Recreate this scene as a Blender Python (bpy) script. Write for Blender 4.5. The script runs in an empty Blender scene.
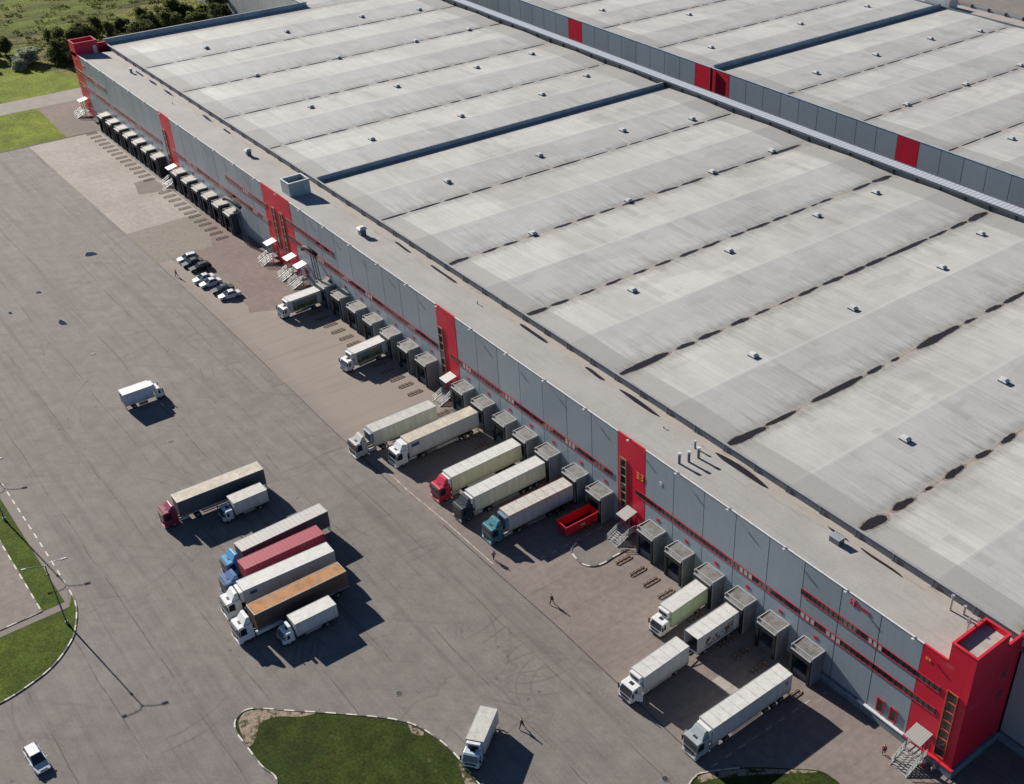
import bpy, math, random
from math import radians as RD, sin, cos, pi
random.seed(7)
S = bpy.context.scene
COL = S.collection

# ---------------------------------------------------------------- camera, sky, sun, exposure
cam = bpy.data.cameras.new('camera')
camo = bpy.data.objects.new('camera', cam)
COL.objects.link(camo)
camo.location = (48.63701, -83.75584, 109.1883)
camo.rotation_euler = (0.95702, -0.00453, 0.87094)
cam.sensor_width = 36.0
cam.lens = 36.0 * 1143.86144 / 1024
cam.shift_x = (512 - 635.24116) / 1024
cam.shift_y = (434.59754 - 392) / 1024
cam.clip_start = 1.0
cam.clip_end = 6000
S.camera = camo

SUN_EL, SUN_AZ = 26.4, 6.5           # shadows run 6.5 degrees north of +X
world = bpy.data.worlds.new('World'); S.world = world; world.use_nodes = True
wn = world.node_tree.nodes; wl = world.node_tree.links
bg = wn['Background']
sky = wn.new('ShaderNodeTexSky'); sky.sky_type = 'NISHITA'; sky.sun_disc = False
sky.sun_elevation = RD(SUN_EL); sky.sun_rotation = RD(270 - SUN_AZ)
sky.air_density = 0.7; sky.dust_density = 0.0; sky.ozone_density = 4.0
wl.new(sky.outputs['Color'], bg.inputs['Color']); bg.inputs['Strength'].default_value = 0.05

sd = bpy.data.lights.new('sun', 'SUN'); sd.energy = 5.0; sd.angle = RD(0.53); sd.color = (1.0, 0.925, 0.835)
so = bpy.data.objects.new('sun', sd); COL.objects.link(so)
so.rotation_euler = (0, RD(-(90 - SUN_EL)), RD(SUN_AZ))
so.location = (-200, -30, 150)

S.view_settings.view_transform = 'Standard'; S.view_settings.look = 'None'
S.view_settings.exposure = 0.9; S.view_settings.gamma = 1.0
S.view_settings.use_curve_mapping = False
S.render.engine = 'CYCLES'

# ---------------------------------------------------------------- material helpers
class M:
    def __init__(s, name, rough=0.7, metal=0.0, spec=0.3):
        s.m = bpy.data.materials.new(name); s.m.use_nodes = True
        s.n = s.m.node_tree.nodes; s.l = s.m.node_tree.links
        s.b = s.n['Principled BSDF']
        s.b.inputs['Roughness'].default_value = rough
        s.b.inputs['Metallic'].default_value = metal
        s.b.inputs['Specular IOR Level'].default_value = spec
        s._pos = None
    def con(s, a, b):
        s.l.new(a, b)
    def val(s, inp, v):
        if hasattr(v, 'links') or isinstance(v, bpy.types.NodeSocket): s.l.new(v, inp)
        elif isinstance(v, (tuple, list)): inp.default_value = tuple(v) if len(v) != 3 or inp.type == 'VECTOR' else tuple(v) + (1,)
        else: inp.default_value = v
    def pos(s, kind='world'):
        if kind == 'world':
            if s._pos is None: s._pos = s.n.new('ShaderNodeNewGeometry').outputs['Position']
            return s._pos
        return s.n.new('ShaderNodeTexCoord').outputs['Object']
    def math(s, op, a, b=None, c=None, clamp=False):
        x = s.n.new('ShaderNodeMath'); x.operation = op; x.use_clamp = clamp
        s.val(x.inputs[0], a)
        if b is not None: s.val(x.inputs[1], b)
        if c is not None: s.val(x.inputs[2], c)
        return x.outputs[0]
    def xyz(s, v=None):
        x = s.n.new('ShaderNodeSeparateXYZ'); s.l.new(v if v is not None else s.pos(), x.inputs[0]); return x.outputs
    def comb(s, x, y, z=0.0):
        c = s.n.new('ShaderNodeCombineXYZ')
        for i, v in enumerate((x, y, z)): s.val(c.inputs[i], v)
        return c.outputs[0]
    def scale(s, v, sc, off=(0, 0, 0)):
        x = s.n.new('ShaderNodeMapping'); s.l.new(v, x.inputs[0]); x.inputs['Scale'].default_value = sc; x.inputs['Location'].default_value = off
        return x.outputs[0]
    def noise(s, v, scale, detail=3, rough=0.55, dist=0.0):
        x = s.n.new('ShaderNodeTexNoise'); s.l.new(v, x.inputs['Vector']); x.inputs['Scale'].default_value = scale
        x.inputs['Detail'].default_value = detail; x.inputs['Roughness'].default_value = rough; x.inputs['Distortion'].default_value = dist
        return x.outputs[0]
    def white(s, v):
        x = s.n.new('ShaderNodeTexWhiteNoise'); x.noise_dimensions = '3D'; s.l.new(v, x.inputs['Vector']); return x.outputs[0]
    def ramp(s, f, a, b, lo=0.0, hi=1.0):
        x = s.n.new('ShaderNodeMapRange'); s.val(x.inputs[0], f)
        x.inputs[1].default_value = a; x.inputs[2].default_value = b; x.inputs[3].default_value = lo; x.inputs[4].default_value = hi
        x.interpolation_type = 'SMOOTHSTEP' if a < b else 'LINEAR'
        return x.outputs[0]
    def mix(s, f, a, b, mode='MIX'):
        x = s.n.new('ShaderNodeMix'); x.data_type = 'RGBA'; x.blend_type = mode
        s.val(x.inputs[0], f); s.val(x.inputs[6], a); s.val(x.inputs[7], b); return x.outputs[2]
    def mul(s, col, f):          # colour times scalar socket
        c = s.comb(f, f, f); return s.mix(1.0, col, c, 'MULTIPLY')
    def col(s, c): s.val(s.b.inputs['Base Color'], c)
    def bump(s, h, strength=0.3, dist=0.1):
        x = s.n.new('ShaderNodeBump'); x.inputs['Strength'].default_value = strength; x.inputs['Distance'].default_value = dist
        s.l.new(h, x.inputs['Height']); s.l.new(x.outputs[0], s.b.inputs['Normal'])

def paint(name, c, rough=0.5, metal=0.0, var=0.12, sc=0.8, dirt=None, spec=0.3):
    m = M(name, rough, metal, spec)
    n = m.noise(m.pos(), sc, 4, 0.6)
    k = m.ramp(n, 0.3, 0.7, 1 - var, 1 + var)
    col = m.mul(c + (1,) if len(c) == 3 else c, k)
    if dirt:
        n2 = m.noise(m.scale(m.pos(), (0.9, 0.9, 0.35)), 2.2, 4, 0.65)
        col = m.mix(m.ramp(n2, 0.48, 0.75, 0, dirt), col, (0.16, 0.13, 0.10, 1))
    m.col(col); return m.m

# ---------------------------------------------------------------- geometry helper
class MB:
    def __init__(s): s.v = []; s.f = []; s.mi = []
    def face(s, idx, m=0): s.f.append(tuple(idx)); s.mi.append(m)
    def box(s, x0, x1, y0, y1, z0, z1, m=0):
        b = len(s.v)
        s.v += [(x0, y0, z0), (x1, y0, z0), (x1, y1, z0), (x0, y1, z0), (x0, y0, z1), (x1, y0, z1), (x1, y1, z1), (x0, y1, z1)]
        for q in ((0, 3, 2, 1), (4, 5, 6, 7), (0, 1, 5, 4), (1, 2, 6, 5), (2, 3, 7, 6), (3, 0, 4, 7)): s.face([b + i for i in q], m)
        return s
    def hexa(s, bot, top, m=0):          # 4 bottom + 4 top points, counterclockwise from above
        b = len(s.v); s.v += list(bot) + list(top)
        for q in ((0, 3, 2, 1), (4, 5, 6, 7), (0, 1, 5, 4), (1, 2, 6, 5), (2, 3, 7, 6), (3, 0, 4, 7)): s.face([b + i for i in q], m)
        return s
    def prism_x(s, prof, x0, x1, m=0):   # profile in (y,z)
        n = len(prof); b = len(s.v)
        s.v += [(x0, y, z) for y, z in prof] + [(x1, y, z) for y, z in prof]
        s.face([b + i for i in range(n)], m); s.face([b + n + i for i in reversed(range(n))], m)
        for i in range(n):
            j = (i + 1) % n; s.face((b + i, b + n + i, b + n + j, b + j), m)
        return s
    def poly(s, pts, z0, z1, m=0):       # vertical extrusion of xy polygon
        n = len(pts); b = len(s.v)
        s.v += [(x, y, z0) for x, y in pts] + [(x, y, z1) for x, y in pts]
        s.face([b + n + i for i in range(n)], m); s.face([b + i for i in reversed(range(n))], m)
        for i in range(n):
            j = (i + 1) % n; s.face((b + i, b + j, b + n + j, b + n + i), m)
        return s
    def sheet(s, pts, z, m=0):
        b = len(s.v); s.v += [(x, y, z) for x, y in pts]; s.face(range(b, b + len(pts)), m); return s
    def quad(s, a, b_, c, d, m=0):
        b = len(s.v); s.v += [a, b_, c, d]; s.face((b, b + 1, b + 2, b + 3), m); return s
    def tube(s, pts, r, n=8, m=0, cap=True, r2=None):
        import mathutils
        V = mathutils.Vector; P = [V(p) for p in pts]; k = len(P); rings = []
        for i, p in enumerate(P):
            d = (P[min(i + 1, k - 1)] - P[max(i - 1, 0)]).normalized()
            u = d.cross(V((0, 0, 1)))
            if u.length < 1e-3: u = V((1, 0, 0))
            u.normalize(); w = d.cross(u).normalized()
            rr = r if r2 is None else r + (r2 - r) * i / (k - 1)
            b = len(s.v); rings.append(b)
            for j in range(n):
                a = 2 * pi * j / n; q = p + u * (rr * cos(a)) + w * (rr * sin(a)); s.v.append(tuple(q))
        for i in range(k - 1):
            for j in range(n):
                s.face((rings[i] + j, rings[i] + (j + 1) % n, rings[i + 1] + (j + 1) % n, rings[i + 1] + j), m)
        if cap:
            s.face([rings[0] + j for j in reversed(range(n))], m); s.face([rings[-1] + j for j in range(n)], m)
        return s
    def cyl(s, c, r, h, axis='z', n=16, m=0):
        x, y, z = c
        if axis == 'z': return s.tube([(x, y, z), (x, y, z + h)], r, n, m)
        if axis == 'x': return s.tube([(x - h / 2, y, z), (x + h / 2, y, z)], r, n, m)
        return s.tube([(x, y - h / 2, z), (x, y + h / 2, z)], r, n, m)
    def each(s, name, mats, parent=None, **k):
        # one object per loose piece
        p = list(range(len(s.v)))
        def fnd(i):
            while p[i] != i: p[i] = p[p[i]]; i = p[i]
            return i
        for f in s.f:
            a = fnd(f[0])
            for i in f[1:]: p[fnd(i)] = a
        gr = {}
        for f, mi in zip(s.f, s.mi): gr.setdefault(fnd(f[0]), []).append((f, mi))
        out = []
        for g in gr.values():
            q = MB(); mp = {}
            for f, mi in g:
                for i in f:
                    if i not in mp: mp[i] = len(q.v); q.v.append(s.v[i])
                q.face([mp[i] for i in f], mi)
            out.append(q.build(name, mats, parent, **k))
        return out
    def build(s, name, mats, parent=None, bevel=0, smooth=False, loc=None, **props):
        me = bpy.data.meshes.new(name); me.from_pydata(s.v, [], s.f)
        if not isinstance(mats, (list, tuple)): mats = [mats]
        for m in mats: me.materials.append(m)
        if len(mats) > 1:
            for p, i in zip(me.polygons, s.mi): p.material_index = i
        import bmesh
        bm = bmesh.new(); bm.from_mesh(me); bmesh.ops.recalc_face_normals(bm, faces=bm.faces); bm.to_mesh(me); bm.free()
        if smooth:
            for p in me.polygons: p.use_smooth = True
        o = bpy.data.objects.new(name, me); COL.objects.link(o)
        if parent is not None: o.parent = parent
        if loc: o.location = loc
        if bevel:
            bv = o.modifiers.new('bevel', 'BEVEL'); bv.width = bevel; bv.segments = 2; bv.limit_method = 'ANGLE'; bv.angle_limit = RD(40)
        for k, v in props.items(): o[k] = v
        return o

def thing(name, label, cat, loc=(0, 0, 0), rz=0.0, group=None):
    o = bpy.data.objects.new(name, None); COL.objects.link(o); o.location = loc; o.rotation_euler = (0, 0, rz)
    o.empty_display_size = 0.5; o['label'] = label; o['category'] = cat
    if group: o['group'] = group
    return o
def tag(o, label, cat, group=None):
    o['label'] = label; o['category'] = cat
    if group: o['group'] = group
    return o
def kids(o): return [c for c in ALLC.get(o.name, [])]
def dup(root, loc, rz, label, group=None):
    def cp(o, parent):
        c = o.copy(); COL.objects.link(c)
        if parent is not None: c.parent = parent
        for ch in o.children: cp(ch, c)
        return c
    r = cp(root, None); r.location = loc; r.rotation_euler = (0, 0, rz); r['label'] = label
    if group: r['group'] = group
    return r

# ---------------------------------------------------------------- materials
def asphalt_mat():
    m = M('asphalt', 0.9, 0, 0.2); P = m.pos(); X, Y, Z = m.xyz()
    n1 = m.noise(P, 0.035, 5, 0.6); n2 = m.noise(P, 0.35, 5, 0.65); n3 = m.noise(P, 3.0, 3, 0.7)
    base = m.mix(m.ramp(n1, 0.3, 0.7), (0.155, 0.140, 0.129, 1), (0.180, 0.164, 0.151, 1))
    base = m.mix(m.ramp(m.math('ADD', X, m.math('MULTIPLY', n1, 60.0)), -60.0, -160.0, 0.0, 0.55) if 0 else m.ramp(m.math('MULTIPLY', X, -1.0), 60.0, 200.0, 0.0, 0.6), base, (0.20, 0.184, 0.166, 1))
    base = m.mul(base, m.ramp(n2, 0.25, 0.75, 0.86, 1.12)); base = m.mul(base, m.ramp(n3, 0.2, 0.8, 0.88, 1.1))
    # fine directional scuffing
    sc = m.noise(m.scale(P, (0.06, 1.3, 1)), 1.0, 4, 0.7); base = m.mul(base, m.ramp(sc, 0.3, 0.7, 0.94, 1.05))
    # paving joints along X, broken by noise
    wob = m.math('MULTIPLY', m.math('SUBTRACT', m.noise(m.scale(P, (0.05, 0.02, 1)), 1.0, 3), 0.5), 1.6)
    yy = m.math('ADD', Y, wob)
    fr = m.math('PINGPONG', m.math('ADD', yy, 3.1), 3.75)
    line = m.ramp(fr, 0.0, 0.14, 1, 0)
    gate = m.ramp(m.noise(m.scale(P, (0.09, 0.13, 1), (3, 7, 0)), 1.0, 4, 0.75), 0.42, 0.58, 0.04, 0.62)
    base = m.mix(m.math('MULTIPLY', line, gate), base, (0.05, 0.045, 0.042, 1))
    # cross joints and cracks
    v = m.n.new('ShaderNodeTexVoronoi'); v.feature = 'DISTANCE_TO_EDGE'; v.inputs['Scale'].default_value = 0.055
    wv = m.n.new('ShaderNodeVectorMath'); wv.operation = 'ADD'; m.l.new(P, wv.inputs[0])
    nn = m.n.new('ShaderNodeTexNoise'); nn.inputs['Scale'].default_value = 0.25; nn.inputs['Detail'].default_value = 4
    m.l.new(P, nn.inputs['Vector'])
    sc2 = m.n.new('ShaderNodeVectorMath'); sc2.operation = 'SCALE'; m.l.new(nn.outputs['Color'], sc2.inputs[0]); sc2.inputs['Scale'].default_value = 2.2
    m.l.new(sc2.outputs[0], wv.inputs[1]); m.l.new(wv.outputs[0], v.inputs['Vector'])
    cr = m.ramp(v.outputs['Distance'], 0.0, 0.006, 1, 0)
    gate2 = m.ramp(m.noise(P, 0.06, 2), 0.52, 0.62, 0.0, 0.28)
    base = m.mix(m.math('MULTIPLY', cr, gate2), base, (0.05, 0.045, 0.042, 1))
    # tyre tracks: arcs of several turning circles
    tr = None
    for cx, cy, r in [(-45, -24, 9), (-43, -22, 12.5), (-62, -30, 15), (-36, -26, 7.4), (-78, -24, 8), (-20, -33, 11), (-25, -30, 17), (-110, -30, 14), (-128, -34, 20),
                      (-52, -38, 13), (-140, -52, 23), (-100, -62, 16), (-170, -40, 25), (-48, -30, 21), (-86, -28, 19), (-70, -66, 14), (-33, -25.5, 5.6)]:
        d = m.math('SQRT', m.math('ADD', m.math('POWER', m.math('SUBTRACT', X, cx), 2.0), m.math('POWER', m.math('SUBTRACT', Y, cy), 2.0)))
        a = m.math('ABSOLUTE', m.math('SUBTRACT', m.math('ABSOLUTE', m.math('SUBTRACT', d, r)), 0.95))
        q = m.ramp(a, 0.0, 0.26, 1, 0); tr = q if tr is None else m.math('MAXIMUM', tr, q)
    g3 = m.ramp(m.noise(m.scale(P, (1, 1, 1), (11, 5, 0)), 0.11, 4), 0.44, 0.66, 0, 0.3)
    base = m.mix(m.math('MULTIPLY', tr, g3), base, (0.045, 0.04, 0.04, 1))
    # long driving lanes of polished and dirty asphalt
    ln = m.noise(m.scale(P, (0.018, 0.5, 1), (2, 0, 0)), 1.0, 5, 0.65, 0.4); base = m.mix(m.ramp(ln, 0.5, 0.68, 0, 0.35), base, (0.085, 0.076, 0.072, 1))
    dg = m.noise(m.scale(m.comb(m.math('ADD', X, Y), m.math('SUBTRACT', X, Y)), (0.03, 0.7, 1)), 1.0, 4, 0.6); base = m.mix(m.ramp(dg, 0.55, 0.72, 0, 0.22), base, (0.08, 0.07, 0.068, 1))
    # drips
    vd = m.n.new('ShaderNodeTexVoronoi'); vd.inputs['Scale'].default_value = 0.45; m.l.new(P, vd.inputs['Vector'])
    dr = m.math('MULTIPLY', m.ramp(vd.outputs['Distance'], 0.05, 0.16, 1, 0), m.ramp(m.noise(P, 0.08, 3), 0.52, 0.6, 0, 0.55)); base = m.mix(dr, base, (0.05, 0.045, 0.043, 1))
    # oily and dark blotches
    bl = m.ramp(m.noise(m.scale(P, (1, 1, 1), (40, 0, 0)), 0.28, 4, 0.7), 0.62, 0.78, 0, 0.45)
    base = m.mix(bl, base, (0.06, 0.053, 0.05, 1))
    pale = m.ramp(m.noise(m.scale(P, (1, 1, 1), (0, 60, 0)), 0.1, 5, 0.7), 0.55, 0.8, 0, 0.35)
    base = m.mix(pale, base, (0.235, 0.2, 0.17, 1))
    m.col(base); m.bump(n3, 0.2, 0.02); return m.m

def apron_mat(name, a, b, dark=(0.09, 0.07, 0.062, 1), beige=False):
    m = M(name, 0.9, 0, 0.2); P = m.pos(); X, Y, Z = m.xyz()
    n1 = m.noise(P, 0.09, 5, 0.6); n2 = m.noise(P, 0.9, 5, 0.7)
    base = m.mix(m.ramp(n1, 0.3, 0.7), a, b); base = m.mul(base, m.ramp(n2, 0.25, 0.75, 0.84, 1.14))
    if beige:
        f = m.ramp(m.math('ADD', X, m.math('MULTIPLY', m.noise(P, 0.12, 4), 24.0)), -62.0, -96.0, 0.0, 1.0); base = m.mix(f, base, (0.235, 0.202, 0.175, 1))
        e = m.ramp(m.math('ADD', Y, m.math('MULTIPLY', m.noise(P, 0.35, 4), 5.0)), -15.5, -19.0, 0, .6); base = m.mix(e, base, (0.165, 0.148, 0.135, 1))
    # wheel tracks along Y
    st = m.noise(m.scale(P, (0.9, 0.045, 1)), 1.0, 4, 0.65); base = m.mix(m.ramp(st, 0.5, 0.75, 0, 0.22), base, dark)
    st2 = m.noise(m.scale(P, (1.7, 0.03, 1), (9, 0, 0)), 1.0, 3, 0.6); base = m.mix(m.ramp(st2, 0.52, 0.78, 0, 0.2), base, (0.29, 0.255, 0.225, 1))
    j = m.ramp(m.math('PINGPONG', m.math('ADD', X, 1.5), 3.0), 0.0, 0.07, 0.3, 0); base = m.mix(j, base, (0.06, 0.05, 0.05, 1))
    sp = m.ramp(m.noise(m.scale(P, (1, 1, 1), (70, 0, 0)), 0.5, 4, 0.7), 0.62, 0.78, 0, 0.5)
    base = m.mix(sp, base, dark)
    m.col(base); return m.m

def grass_mat(name, a, b, c, sc=0.5, dirt=0.0):
    m = M(name, 0.95, 0, 0.1); P = m.pos()
    n1 = m.noise(P, sc * 0.25, 4, 0.6); n2 = m.noise(P, sc * 6, 4, 0.7); n3 = m.noise(m.scale(P, (0.3, 1, 1)), sc * 2, 4, 0.7)
    base = m.mix(m.ramp(n1, 0.3, 0.7), a, b); base = m.mix(m.ramp(n3, 0.45, 0.75, 0, 0.6), base, c)
    base = m.mul(base, m.ramp(n2, 0.25, 0.75, 0.55, 1.45)); n4 = m.noise(m.scale(P, (1, 1, 1), (20, 3, 0)), sc * .7, 5, .7)
    base = m.mul(base, m.ramp(n4, .3, .7, .72, 1.3)); base = m.mix(m.ramp(n4, .6, .74, 0, .35), base, m.mul(c, 1.35) if 0 else c)
    if dirt:
        base = m.mix(m.ramp(m.noise(P, 0.3, 5, 0.7), 0.64, 0.74, 0, dirt * 3), base, (0.2, 0.155, 0.11, 1))
    m.col(base); m.bump(n2, 0.6, 0.08); return m.m

def field_mat():
    m = M('rough field', 0.95, 0, 0.1); P = m.pos()
    n1 = m.noise(m.scale(P, (1.0, 0.35, 1)), 0.05, 5, 0.6, 0.6); n2 = m.noise(m.scale(P, (1.0, 0.3, 1), (30, 0, 0)), 0.14, 5, 0.7, 0.8); n3 = m.noise(P, 1.2, 4, 0.7)
    base = m.mix(m.ramp(n1, 0.4, 0.6), (0.08, 0.095, 0.014, 1), (0.19, 0.165, 0.05, 1))
    base = m.mix(m.ramp(n2, 0.5, 0.58, 0, 0.85), base, (0.125, 0.175, 0.018, 1))
    base = m.mix(m.ramp(n2, 0.46, 0.36, 0, 0.9), base, (0.02, 0.028, 0.01, 1))
    base = m.mul(base, m.ramp(n3, 0.25, 0.75, 0.55, 1.4)); m.col(base); m.bump(m.math('ADD', n2, n3), 1.0, 0.8); return m.m

def roof_mat(name='roof membrane', end0=13.6, end1=98.0, off=0.0):
    m = M(name, 0.75, 0, 0.3); P = m.pos(); X, Y, Z = m.xyz()
    # distance to the nearest valley (valleys every 24 m)
    d = m.math('SUBTRACT', 12.0, m.math('PINGPONG', m.math('ADD', X, 17.7 + 12 + 2400), 12.0))
    n1 = m.noise(P, 0.04, 4, 0.6)
    base = m.mix(m.ramp(n1, 0.35, 0.65), (0.35, 0.352, 0.33, 1), (0.40, 0.40, 0.376, 1))
    # membrane sheets laid down the slope
    roll = m.math('FLOOR', m.math('MULTIPLY', Y, 0.95)); blk = m.math('FLOOR', m.math('DIVIDE', m.math('ADD', X, m.math('MULTIPLY', m.white(m.comb(roll, 3.0, 1.0)), 5.0)), 12.0))
    w = m.white(m.comb(roll, blk, 0.5)); base = m.mul(base, m.ramp(w, 0, 1, 0.965, 1.035))
    big = m.white(m.comb(m.math('FLOOR', m.math('DIVIDE', m.math('ADD', Y, 2.0), 11.0)), m.math('FLOOR', m.math('DIVIDE', m.math('ADD', X, 29.7), 12.0)), 2.5))
    base = m.mul(base, m.ramp(big, 0, 1, 0.93, 1.05))
    # slope falling towards +X, turned from the sun: its shade greyed into the colour
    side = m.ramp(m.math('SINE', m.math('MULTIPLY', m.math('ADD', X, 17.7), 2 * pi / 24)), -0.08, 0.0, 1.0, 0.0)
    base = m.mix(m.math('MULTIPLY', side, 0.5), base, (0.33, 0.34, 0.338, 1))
    # roll seams
    seam = m.ramp(m.math('PINGPONG', Y, 0.525), 0.0, 0.05, 1, 0)
    sg = m.ramp(m.noise(m.scale(P, (0.12, 1.0, 1)), 1.0, 2), 0.42, 0.62, 0.08, 0.38)
    base = m.mix(m.math('MULTIPLY', seam, sg), base, (0.1, 0.1, 0.1, 1))
    # run-off streaks, stronger towards the valley
    st = m.noise(m.scale(P, (0.10, 2.1, 1)), 1.0, 4, 0.7); near = m.ramp(d, 0.0, 8.0, 1.0, 0.22)
    up = m.ramp(m.math('SINE', m.math('MULTIPLY', m.math('ADD', X, 17.7), 2 * pi / 24)), -0.1, 0.1, 1.25, 0.75)
    streak = m.math('MULTIPLY', m.math('MULTIPLY', m.ramp(st, 0.48, 0.7, 0, 0.5), near), up)
    base = m.mix(streak, base, (0.135, 0.13, 0.115, 1))
    st2 = m.noise(m.scale(P, (0.08, 1.4, 1), (5, 5, 0)), 1.0, 3, 0.6); base = m.mix(m.ramp(st2, 0.52, 0.75, 0, 0.35), base, (0.45, 0.44, 0.41, 1))
    # patched areas
    pt = m.ramp(m.noise(m.scale(P, (0.12, 0.05, 1), (8, 2, 0)), 1.0, 3, 0.5), 0.56, 0.60, 0, 0.22); base = m.mix(pt, base, (0.22, 0.215, 0.2, 1))
    w3 = m.white(m.comb(m.math('FLOOR', m.math('MULTIPLY', Y, 0.62)), m.math('FLOOR', m.math('DIVIDE', m.math('ADD', X, 3.0), 7.0)), 7.7))
    base = m.mix(m.ramp(w3, .972, .976, 0, 0.26), base, (0.2, 0.19, 0.17, 1)); base = m.mix(m.ramp(w3, .03, .026, 0, 0.2), base, (0.46, 0.45, 0.42, 1))
    bl = m.noise(m.scale(P, (1, 1, 1), (12, 70, 0)), 0.16, 5, 0.7); base = m.mul(base, m.ramp(bl, .3, .7, .93, 1.06))
    # pale ridge seam
    base = m.mix(m.ramp(d, 11.55, 11.8, 0, 0.45), base, (0.42, 0.42, 0.39, 1))
    # membrane strip at both ends
    e = m.math('MAXIMUM', m.ramp(Y, end0, end0 + 0.06, 1, 0), m.ramp(Y, end1 - 0.06, end1, 0, 1))
    base = m.mix(m.math('MULTIPLY', e, 0.72), base, (0.25, 0.248, 0.232, 1))
    # silt in the valley
    nv = m.noise(P, 0.55, 4, 0.65); dd = m.math('ADD', d, m.math('MULTIPLY', m.math('SUBTRACT', nv, 0.5), 1.6))
    base = m.mix(m.ramp(dd, 0.7, 2.4, 0.45, 0.0), base, (0.2, 0.19, 0.172, 1))
    st3 = m.noise(m.scale(P, (0.25, 1.5, 1), (50, 0, 0)), 1.0, 4, 0.7); base = m.mix(m.math('MULTIPLY', m.ramp(d, 0.6, 3.4, 1, 0), m.ramp(st3, 0.44, 0.66, 0, 0.38)), base, (0.1, 0.095, 0.085, 1))
    sil = m.ramp(m.noise(m.scale(P, (1, 0.5, 1), (0, 33, 0)), 0.5, 4, 0.7), 0.35, 0.6, 0.3, 0.8)
    base = m.mix(m.math('MULTIPLY', m.ramp(dd, 0.45, 0.85, 1.0, 0.0), sil), base, (0.30, 0.262, 0.23, 1))
    dd2 = m.math('ADD', d, m.math('MULTIPLY', m.noise(m.scale(P, (1, 0.6, 1), (9, 9, 0)), 0.8, 5, 0.7), 0.9))
    base = m.mix(m.ramp(dd2, 0.46, 0.58, 0.5, 0.0), base, (0.13, 0.105, 0.09, 1))
    fine = m.noise(P, 4.0, 3, 0.7); base = m.mul(base, m.ramp(fine, 0.2, 0.8, 0.93, 1.06))
    m.col(base); return m.m

def strip_mat():
    m = M('strip roof membrane', 0.8, 0, 0.25); P = m.pos(); X, Y, Z = m.xyz()
    n1 = m.noise(P, 0.12, 5, 0.65); n2 = m.noise(P, 2.5, 4, 0.7)
    base = m.mix(m.ramp(n1, 0.3, 0.7), (0.285, 0.276, 0.256, 1), (0.33, 0.32, 0.298, 1)); base = m.mul(base, m.ramp(n2, 0.2, 0.8, 0.92, 1.07))
    st = m.noise(m.scale(P, (0.08, 1.2, 1)), 1.0, 4, 0.6); base = m.mix(m.ramp(st, 0.5, 0.75, 0, 0.3), base, (0.2, 0.18, 0.15, 1))
    j = m.math('MAXIMUM', m.ramp(m.math('PINGPONG', m.math('ADD', X, 1.0), 5.0), 0, 0.06, 1, 0), m.ramp(m.math('PINGPONG', Y, 0.55), 0, 0.04, 1, 0))
    base = m.mix(m.math('MULTIPLY', j, m.ramp(m.noise(P, 0.3, 2), 0.45, 0.6, 0, 0.3)), base, (0.13, 0.12, 0.11, 1))
    nv = m.noise(m.scale(P, (0.35, 1, 1)), 0.8, 4, 0.65); yy = m.math('ADD', Y, m.math('MULTIPLY', m.math('SUBTRACT', nv, 0.5), 2.6))
    base = m.mix(m.math('MULTIPLY', m.ramp(yy, 6.6, 8.4, 0, 0.5), 1.0), base, (0.33, 0.29, 0.25, 1))
    base = m.mix(m.math('MULTIPLY', m.ramp(m.noise(m.scale(P, (0.25, 1.6, 1), (4, 4, 0)), 1.0, 4, 0.6), 0.55, 0.66, 0, 0.45), m.ramp(Y, 5.8, 7.2, 0, 1)), base, (0.17, 0.135, 0.11, 1))
    m.col(base); return m.m

def panel_mat(name, c, var=0.07, metal=0.0, rough=0.45):
    m = M(name, rough, metal, 0.4); P = m.pos(); X, Y, Z = m.xyz()
    pid = m.math('FLOOR', m.math('DIVIDE', m.math('ADD', X, 600.0), 6.0))
    base = m.mul(c, m.ramp(m.white(m.comb(pid, 1.0, 1.0)), 0, 1, 1 - var, 1 + var))
    rib = m.ramp(m.math('PINGPONG', Z, 0.5), 0.0, 0.05, 0.16, 0); base = m.mix(rib, base, (0.03, 0.035, 0.04, 1))
    st = m.noise(m.scale(P, (2.2, 2.2, 0.12)), 1.0, 4, 0.7); base = m.mul(base, m.ramp(st, 0.3, 0.75, 1.03, 0.95))
    n = m.noise(m.scale(P, (0.4, 0.4, 0.8)), 1.0, 4, 0.6); base = m.mix(m.ramp(n, 0.6, 0.75, 0, 0.14), base, (0.34, 0.37, 0.38, 1))
    m.col(base); return m.m

ASPH = asphalt_mat()
APRON = apron_mat('worn apron', (0.163, 0.135, 0.123, 1), (0.195, 0.165, 0.15, 1), beige=True)
APRON_RED = apron_mat('reddish paving', (0.16, 0.122, 0.11, 1), (0.19, 0.148, 0.132, 1))
CONC = apron_mat('pale concrete', (0.265, 0.24, 0.212, 1), (0.315, 0.288, 0.258, 1), (0.16, 0.13, 0.105, 1))
CONC2 = apron_mat('grey concrete', (0.2, 0.18, 0.152, 1), (0.185, 0.165, 0.14, 1), (0.12, 0.1, 0.08, 1))
GRASS = grass_mat('lawn', (0.021, 0.034, 0.006, 1), (0.028, 0.043, 0.007, 1), (0.04, 0.045, 0.011, 1), 0.5, 0.12)
GRASS_L = grass_mat('left lawn', (0.04, 0.064, 0.008, 1), (0.053, 0.078, 0.009, 1), (0.065, 0.075, 0.016, 1), 0.5, 0.04)
GRASS_BR = grass_mat('bright lawn', (0.10, 0.132, 0.008, 1), (0.13, 0.16, 0.010, 1), (0.15, 0.15, 0.02, 1), 0.25)
FIELD = field_mat()
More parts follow.
